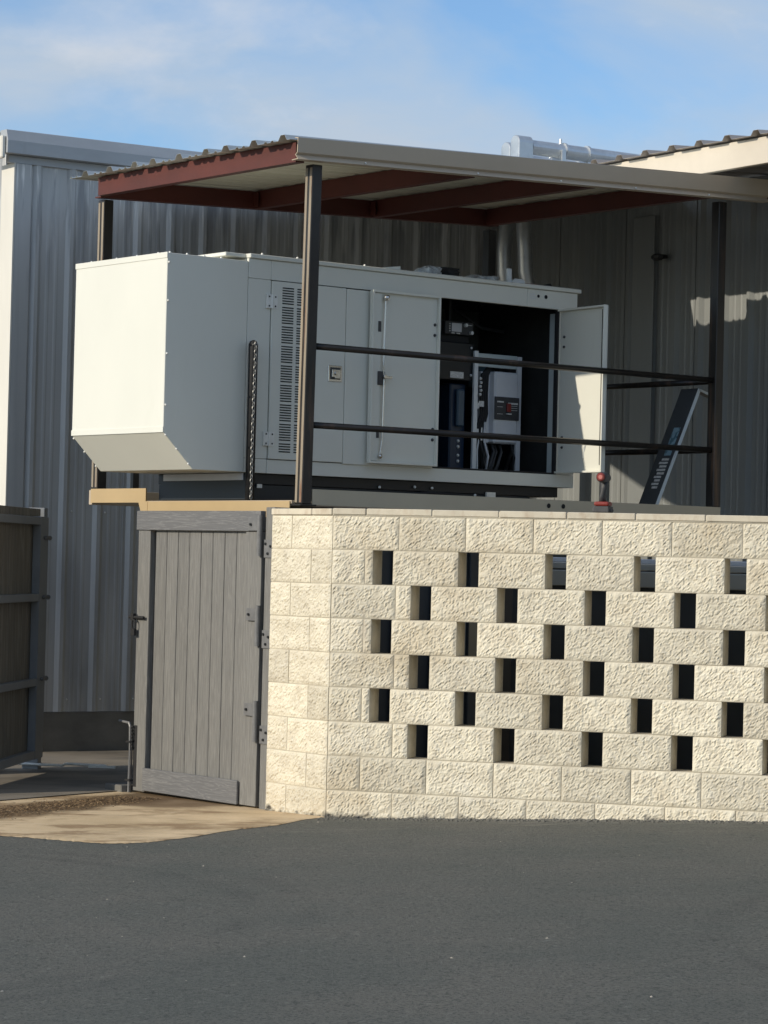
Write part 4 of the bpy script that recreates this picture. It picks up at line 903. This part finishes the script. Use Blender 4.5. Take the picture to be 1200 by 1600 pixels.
# skid, fuel tank
g('skid', LBX+0.03, LR-0.10, 0.05, WD-0.05, 2.085, ZB-0.0015, M['black']); g('skid_rail', LBX+0.03, 3.10, 0.06, 0.10, 1.976, 2.083, M['tank'])
g('skid_rail', LBX+0.03, 3.10, WD-0.10, WD-0.06, 1.976, 2.083, M['tank'])
for l in (0.80, 1.05, 1.9, 2.55, 3.0): g('mount', l, l+0.08, 0.07, 0.16, 1.978, 2.084, M['blackmatte'])
g('tank_strip', 0.628, 0.636, 0.02, 0.93, 2.105, 2.150, M['lightgrey'], bev=0.002)
tk = g('fuel_tank', 0.6365, 0.669, 0.0, 0.97, 1.979, 2.150, M['tank'], bev=0.004)
q = MB(); [q.sphere((l, 0.035, z), 0.010, 8, 5) for l, z in ((1.75, 2.10), (2.05, 2.112), (2.58, 2.075), (2.2, 2.11))]; q.box(2.68, 2.76, 0.03, 0.045, 2.055, 2.10); q.box(0.76, 0.80, 0.045, 0.049, 2.06, 2.085); gen.part('fitting', q, M['zinc'], kind='stuff')
q = MB(); q.tube([(0.67, 0.045, 2.03), (0.69, 0.044, 2.03)], 0.03, 14); q.tube([(2.0, 0.03, 2.05), (2.15, 0.02, 2.075), (2.45, 0.02, 2.07)], 0.012, 8); gen.part('hose', q, M['blackmatte'])
# control cabinet
cab = g('control_cabinet', 2.345, 2.815, 0.37, 0.70, 2.88, 3.14, M['black'], bev=0.004)
g('cabinet_top', 2.33, 2.80, 0.40, 0.72, 3.142, 3.19, M['blackmatte'], par=cab)
q = MB(); q.box(2.545, 2.800, 0.355, 0.40, 3.195, 3.285); pan = gen.part('control_panel', q, M['greypl'], bev=0.004)
g('display', 2.600, 2.690, 0.349, 0.354, 3.212, 3.272, M['lightgrey'], par=pan, bev=0.001)
q = MB(); [q.box(2.60+0.045*i, 2.63+0.045*i, 0.349, 0.354, 3.198, 3.206) for i in range(2)]; [q.box(2.578, 2.588, 0.349, 0.354, 3.212+0.016*i, 3.221+0.016*i) for i in range(4)]; gen.part('button', q, M['label'], parent=pan, kind='stuff')
for kl, kz in ((2.722, 3.262), (2.775, 3.212)): q = MB(); q.tube([(kl, 0.354, kz), (kl, 0.335, kz)], 0.013, 12); gen.part('knob', q, M['whitepl'], parent=pan)
q = MB(); q.box(2.742, 2.785, 0.350, 0.354, 3.262, 3.266); gen.part('print', q, M['label'], parent=pan)
q = MB(); [q.sphere((l, 0.365, z), 0.009, 8, 5) for l, z in ((2.37, 3.11), (2.795, 3.11), (2.37, 2.92), (2.795, 2.92))]; gen.part('screw', q, M['whitepl'], parent=cab, kind='stuff')
for l in (2.385, 2.61): g('rating_label', l, l+0.12, 0.366, 0.369, 2.893, 2.945-0.008, M['label'], par=cab, bev=0)
g('radiator_bracket', 2.30, 2.78, 0.55, 0.60, 3.30, 3.31, M['greypl']); g('radiator_bracket', 2.74, 2.76, 0.55, 0.60, 3.30, 3.45, M['greypl'])
g('engine_cover', 2.66, 2.80, 0.42, 0.80, 2.24, 2.86, M['blue'], bev=0.01); g('filter', 2.70, 2.765, 0.385, 0.42, 2.56, 2.82, mat('blue_filter', (0.05, 0.09, 0.13), 0.4), bev=0.01)
q = MB(); [q.sphere((2.735, 0.415, z), 0.012, 8, 5) for z in (2.50, 2.46, 2.42, 2.36, 2.32)]; gen.part('bolt', q, M['zinc'], kind='stuff')
q = MB(); [q.box(2.425, 2.455, 0.33, 0.34, z, z+0.022) for z in (2.27, 2.30, 2.335)]; gen.part('tag', q, M['whitepl'], kind='stuff')
q = MB(); q.tube([(2.44, 0.36, 2.33), (2.43, 0.38, 2.5), (2.46, 0.4, 2.65), (2.44, 0.42, 2.85)], 0.016, 8); q.tube([(2.55, 0.42, 2.24), (2.52, 0.42, 2.5), (2.56, 0.45, 2.85)], 0.02, 8); gen.part('hose', q, M['blackmatte'])
# breaker rack: pale frame, grey breaker box with black switch band, cables
rack = g('rack_post', 2.806, 2.842, 0.34, 0.36, 2.262, 3.092, M['whitepl'], bev=0.002)
g('rack_post', 3.205, 3.245, 0.34, 0.36, 2.262, 3.075, M['lightgrey'], bev=0.002); g('rack_head', 2.8425, 3.204, 0.345, 0.365, 2.985, 3.078, M['paint_in'], bev=0.002)
g('rack_head', 3.0, 3.204, 0.62, 0.64, 2.86, 3.05, mat('blue_grey_plate', (0.16, 0.24, 0.27), 0.4))
bx = g('breaker_box', 2.985, 3.200, 0.325, 0.47, 2.455, 2.958, M['lightgrey'], bev=0.012)
g('breaker_side', 2.90, 2.984, 0.375, 0.47, 2.455, 2.955, M['lightgrey'], par=bx, bev=0.006)
g('breaker_band', 2.980, 3.206, 0.314, 0.324, 2.622, 2.782, M['greypl'], par=bx, bev=0.003)
g('breaker_switch', 3.082, 3.118, 0.298, 0.313, 2.678, 2.738, M['redpl'], par=bx, bev=0.003)
q = MB(); q.box(2.998, 3.058, 0.311, 0.3135, 2.742, 2.752); q.box(3.10, 3.19, 0.311, 0.3135, 2.732, 2.744); q.box(3.08, 3.12, 0.296, 0.312, 2.660, 2.668)
[q.box(3.13, 3.185, 0.311, 0.3135, 2.69+0.015*i, 2.693+0.015*i) for i in range(3)]; [q.box(3.0, 3.05, 0.311, 0.3135, 2.66+0.05*i, 2.663+0.05*i) for i in range(2)]
gen.part('breaker_print', q, M['label'], parent=bx, kind='stuff')
for i, (l, n_) in enumerate(((2.95, 0.40), (2.99, 0.42), (3.03, 0.40), (3.07, 0.42), (3.11, 0.41))):
    q = MB(); q.tube([(l, n_, 2.46), (l+0.01, n_-0.01, 2.40), (l-0.035, n_-0.03, 2.31), (l-0.07, n_-0.03, 2.24)], 0.0125, 8); gen.part('cable', q, M['greypl'], smooth=True)
for i in range(4):
    o_ = 0.018*i; q = MB()
    q.tube([(2.865+o_, 0.36, 2.26), (2.868+o_, 0.37, 2.55), (2.90+o_, 0.37, 2.66), (2.885+o_, 0.36, 2.80), (2.90+o_, 0.37, 2.93), (2.97+o_*0.5, 0.39, 2.985), (3.05, 0.42, 2.965)], 0.010, 8)
    gen.part('cable', q, M['blackmatte'], smooth=True)
q = MB(); q.box(2.862, 2.905, 0.345, 0.36, 2.705, 2.745); q.box(2.845, 2.86, 0.345, 0.36, 2.69, 2.73); [q.sphere((2.872+0.006*(i % 2), 0.352, 2.79+0.028*i), 0.012, 8, 5) for i in range(5)]; gen.part('terminal', q, M['label'], kind='stuff')
q = MB(); q.box(2.85, 2.865, 0.35, 0.36, 2.49, 2.55); q.box(2.885, 2.90, 0.35, 0.36, 2.47, 2.56); q.tube([(2.86, 0.35, 2.26), (2.855, 0.35, 2.40), (2.87, 0.35, 2.48)], 0.006, 6); gen.part('white_wire', q, M['whitepl'])

for i, (l, n_) in enumerate(((2.88, 0.33), (2.925, 0.335), (3.17, 0.34))):
    q = MB(); q.tube([(l, n_, 2.262), (l+0.012, n_-0.01, 2.36), (l-0.008, n_+0.02, 2.48), (l+0.01, n_+0.03, 2.60)], 0.0085, 8); gen.part('cable', q, M['lightgrey'] if i == 1 else M['blackmatte'], smooth=True)
q = MB(); q.tube([(3.25, 0.55, 3.0), (3.36, 0.5, 2.8), (3.34, 0.5, 2.5), (3.27, 0.52, 2.28)], 0.012, 8); q.tube([(3.0, 0.8, 3.42), (3.2, 0.75, 3.3), (3.38, 0.7, 3.28)], 0.012, 8); gen.part('hose', q, M['greypl'], smooth=True, kind='stuff')
g('junction_box', 3.255, 3.33, 0.50, 0.60, 2.95, 3.06, M['greypl'], bev=0.005)
# things lying on the generator roof
def crumple(c, r, seed, sq=(1, 1, 1), k=18, m=10, amp=0.35):
    q = MB(); q.sphere(c, r, k, m, sq); c = Vector(c)
    for i, v in enumerate(q.v):
        d = Vector(v)-c; s_ = 1+amp*noise.noise(d*(6/r)*0.25+Vector((seed, seed, seed)))+amp*0.6*noise.noise(d*(6/r)*0.7+Vector((seed, 0, seed)))
        p_ = c+d*s_; q.v[i] = (p_.x, p_.y, max(p_.z, ZT+0.001))
    return q
q = crumple((2.19, 0.12, ZT+0.02), 0.09, 3, (1.15, 1, 0.45)); single('plastic_bag', q, M['clear'], G, (2.19, 0.12, ZT), 'clear crumpled plastic bag on the generator roof beside a black pouch', 'bag')
q = crumple((2.37, 0.16, ZT+0.03), 0.085, 9, (1.15, 1.3, 0.5), amp=0.15); q.box(2.31, 2.45, 0.10, 0.20, ZT+0.055, ZT+0.068)
single('tool_pouch', q, M['blackmatte'], G, (2.37, 0.16, ZT), 'black tool pouch lying on the generator roof', 'pouch')
q = crumple((2.70, 0.16, ZT+0.012), 0.10, 5, (1.2, 1, 0.35), amp=0.5); single('plastic_sheet', q, M['clear'], G, (2.70, 0.16, ZT), 'crumpled see-through sheet lying right of the black tool pouch', 'plastic sheet')
q = MB(); q.box(2.868, 2.905, 0.08, 0.10, ZT+0.001, ZT+0.105); q.box(2.906, 3.01, 0.06, 0.12, ZT+0.001, ZT+0.03); q.box(2.915, 3.00, 0.06, 0.07, ZT+0.031, ZT+0.038)
single('bracket', q, M['whitepl'], G, (2.93, 0.09, ZT), 'small white angle bracket standing on the generator roof near the exhaust', 'bracket', bev=0.003)
q = MB(); q.box(3.06, 3.20, 0.14, 0.22, ZT+0.001, ZT+0.024); q.cur = 1; q.box(3.201, 3.30, 0.15, 0.21, ZT+0.001, ZT+0.020); q.tube([(3.29, 0.18, ZT+0.02), (3.35, 0.18, ZT+0.035), (3.36, 0.18, ZT+0.01)], 0.012, 8)
single('hand_tool', q, [M['redpl'], M['blackmatte']], G, (3.18, 0.18, ZT), 'red and black hand tool lying at the right end of the generator roof', 'tool', bev=0.003)

# ------------------------------------------------------------------ cordless driver standing on the wall cap
ub = 1.617
drv = Thing('cordless_driver', 'red and black cordless driver standing on its battery on the wall cap', 'power tool', W, (ub, 0.07, 1.92))
q = MB(); q.box(ub-0.048, ub+0.048, 0.01, 0.13, 1.921, 1.958); q.box(ub-0.056, ub+0.056, 0.03, 0.11, 1.926, 1.944); drv.part('battery', q, M['greypl'], bev=0.006, seg=2)
q = MB(); q.box(ub-0.044, ub+0.044, 0.02, 0.125, 1.959, 1.985); drv.part('foot', q, M['redpl'], bev=0.010, seg=2)
q = MB(); q.tube([(ub-0.004, 0.075, 1.98), (ub-0.002, 0.068, 2.02), (ub+0.001, 0.066, 2.06), (ub+0.003, 0.07, 2.105)], 0.02, 14, rs=[0.023, 0.018, 0.019, 0.024]); drv.part('grip', q, M['greypl'], smooth=True)
q = MB(); q.tube([(ub+0.003, -0.015, 2.125), (ub+0.003, 0.0, 2.125), (ub+0.003, 0.09, 2.125), (ub+0.003, 0.14, 2.125), (ub+0.003, 0.165, 2.125)], 0.03, 20, rs=[0.022, 0.031, 0.032, 0.026, 0.014]); hd = drv.part('motor_housing', q, M['greypl'], smooth=True)
q = MB(); q.tube([(ub+0.003, -0.026, 2.125), (ub+0.003, -0.0155, 2.125)], 0.024, 20, rs=[0.018, 0.025]); drv.part('rear_cap', q, M['redpl'], parent=hd)
q = MB(); q.tube([(ub+0.003, -0.0285, 2.125), (ub+0.003, -0.0265, 2.125)], 0.012, 16); drv.part('badge', q, mat('pale_red_badge', (0.5, 0.16, 0.13), 0.4), parent=hd)

# ------------------------------------------------------------------ leaning door panel on the deck
pnl = Thing('leaning_panel', 'dark metal panel with bent top flange and pale edge leaning on the side rail', 'panel', G, (3.86, -0.40, 2.05))
a, b2, c2 = Vector((3.862, -0.40, 2.052)), Vector((4.257, -0.40, 2.887)), Vector((4.458, -0.40, 2.835))
M['pnl'] = mat('dark_blue_grey_sheet', (0.048, 0.054, 0.060), 0.5, var=0.1)
dz_ = (b2-a).normalized(); no = Vector((dz_.z, 0, -dz_.x))
q = MB(); q.prism([a, b2, b2+no*0.004, a+no*0.004], (0, 0.17, 0)); q.prism([b2+Vector((0, 0, 0.0005)), c2, c2-Vector((0, 0, 0.004)), b2-Vector((-0.002, 0, 0.0045))], (0, 0.10, 0)); pnl.part('sheet', q, M['pnl'])
q = MB(); q.prism([a, b2, b2+no*0.024, a+no*0.024], (0, -0.006, 0)); q.prism([b2, c2, c2-Vector((0.004, 0, 0.018)), b2-Vector((-0.012, 0, 0.018))], (0, -0.006, 0)); pnl.part('edge_trim', q, mat('pale_grey_edge', (0.62, 0.70, 0.74), 0.4))
def onp(t0, t1, n0, n1, nm, m, th=0.002, lab=None):
    q = MB(); p0 = a+(b2-a)*t0; p1 = a+(b2-a)*t1; q.prism([p0-no*0.0005, p1-no*0.0005, p1-no*th, p0-no*th], (0, n1-n0, 0))
    for i, v in enumerate(q.v): q.v[i] = (v[0], v[1]+n0, v[2])
    pnl.part(nm, q, m, label=lab)
stk = mat('pale_blue_sticker', (0.22, 0.34, 0.40), 0.4, col2=(0.06, 0.14, 0.18), patch=((30, 30, 18), 0.5, 0.56))
onp(0.42, 0.66, 0.03, 0.095, 'sticker', stk)
for i in range(9): onp(0.395-0.030*i-0.018, 0.395-0.030*i, 0.045 if i > 4 else 0.03, 0.115 if i % 2 else 0.10, 'printed_mark', M['label'], 0.0015)

# ------------------------------------------------------------------ grey bin and clutter inside the enclosure, seen through the slots
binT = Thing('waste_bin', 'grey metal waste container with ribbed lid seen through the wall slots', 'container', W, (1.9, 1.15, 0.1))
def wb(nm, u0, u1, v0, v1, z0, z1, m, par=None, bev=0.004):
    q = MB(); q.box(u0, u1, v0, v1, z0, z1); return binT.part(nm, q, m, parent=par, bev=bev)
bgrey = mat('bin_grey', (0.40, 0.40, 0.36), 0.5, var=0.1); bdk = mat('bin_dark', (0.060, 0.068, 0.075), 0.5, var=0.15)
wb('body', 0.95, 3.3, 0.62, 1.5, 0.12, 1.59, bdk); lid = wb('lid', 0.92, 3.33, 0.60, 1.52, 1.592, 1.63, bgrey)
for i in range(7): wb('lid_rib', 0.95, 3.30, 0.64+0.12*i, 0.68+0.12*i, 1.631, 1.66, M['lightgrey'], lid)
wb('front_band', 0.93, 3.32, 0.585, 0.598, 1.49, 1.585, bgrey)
q = MB(); q.box(0.50, 0.56, 0.9, 1.0, 0.08, 1.45); single('conduit_post', q, M['paint_in'], W, (0.53, 0.95, 0.1), 'pale grey upright conduit box standing behind the leftmost slots', 'conduit', bev=0.004)
q = MB(); q.box(0.66, 0.80, 0.7, 0.78, 0.9, 1.42); single('meter_box', q, mat('beige_box', (0.45, 0.40, 0.30), 0.6), W, (0.73, 0.74, 0.9), 'beige box glimpsed through the second column of wall slots', 'box', bev=0.004)

backT = Thing('dark_backing_box', 'dark box added under the platform so the wall slots look black inside', 'container', G, (2.4, 0.5, 0.1))
q = MB(); q.box(1.0, 3.95, -0.10, 1.6, 0.12, 1.80); backT.part('body', q, bdk, bev=0.01)  # dark box added so the view through the wall slots stays black
for i in range(9): q = MB(); q.box(1.1+0.33*i, 1.16+0.33*i, -0.125, -0.102, 0.15, 1.78); backT.part('added_rib', q, bdk, bev=0.004)
q = MB(); q.box(0.975, 0.998, -0.05, 1.5, 0.15, 1.78); backT.part('added_box_end', q, bdk, bev=0.004)

# ------------------------------------------------------------------ litter
q = MB(); random.seed(11)
a_, b_ = (-1.50, 17.20), (-2.45, 15.62)
for i in range(5200):
    t_ = random.random(); w_ = random.gauss(0, 0.085+0.05*t_); ln = math.hypot(b_[0]-a_[0], b_[1]-a_[1]); nx, ny = -(b_[1]-a_[1])/ln, (b_[0]-a_[0])/ln
    x = a_[0]+(b_[0]-a_[0])*t_+nx*w_; y = a_[1]+(b_[1]-a_[1])*t_+ny*w_; z = gz(x, y)+0.012
    an = random.random()*6.28; r_ = random.uniform(0.003, 0.011); h = random.uniform(0.0005, 0.005)
    q.cur = i % 3
    q.add([(x+r_*math.cos(an), y+r_*math.sin(an), z+h), (x-r_*0.5*math.sin(an), y+r_*0.5*math.cos(an), z+0.002), (x-r_*math.cos(an), y-r_*math.sin(an), z+h*0.6), (x+r_*0.5*math.sin(an), y-r_*0.5*math.cos(an), z)], [(0, 1, 2), (0, 2, 3)])
single('leaf_litter', q, [mat('leaf_brown', (0.17, 0.10, 0.045), 0.8), mat('leaf_tan', (0.30, 0.20, 0.10), 0.8), mat('leaf_dark', (0.06, 0.035, 0.018), 0.8)], WORLD, (0, 0, 0),
       'strip of brown leaf litter on the concrete in front of the gates', 'litter', kind='stuff')
q = MB(); random.seed(5)
for i in range(60):
    x = random.uniform(-3, 3.2); y = random.uniform(8.5, 15.8)
    u_, v_ = inv(W, Vector((x, y, 0)))
    if v_ > -0.06 or y > edge_y(x)-0.05 and x < -0.3: continue
    z = gz(x, y)+0.001; r_ = random.choice((0.002, 0.003, 0.004, 0.006)); an = random.random()*6.28; s_ = random.choice((1, 1, 1, 2))
    c_, d_ = math.cos(an), math.sin(an)
    q.add([(x+r_*s_*c_, y+r_*s_*d_, z), (x-r_*d_, y+r_*c_, z), (x-r_*s_*c_, y-r_*s_*d_, z), (x+r_*d_, y-r_*c_, z), (x, y, z+r_*0.9)], [(0, 1, 4), (1, 2, 4), (2, 3, 4), (3, 0, 4)])
single('grit', q, mat('pale_grit', (0.42, 0.38, 0.32), 0.9), WORLD, (0, 0, 0), 'pale grit and straw bits scattered over the asphalt', 'grit', kind='stuff')
q = MB(); random.seed(8)
for i in range(1500):
    u_ = random.uniform(-0.02, 4.2); v_ = -0.012-abs(random.gauss(0, 0.07)); p_ = W.w(u_, v_); z = gz(p_.x, p_.y); r_ = random.uniform(0.003, 0.011)
    q.sphere((p_.x, p_.y, z+r_*0.2), r_, 5, 3, (1.2, 1, 0.7))
single('gravel_edge', q, mat('tar_gravel', (0.15, 0.145, 0.125), 0.9), WORLD, (0, 0, 0), 'crumbled asphalt along the foot of the block wall', 'gravel', kind='stuff')
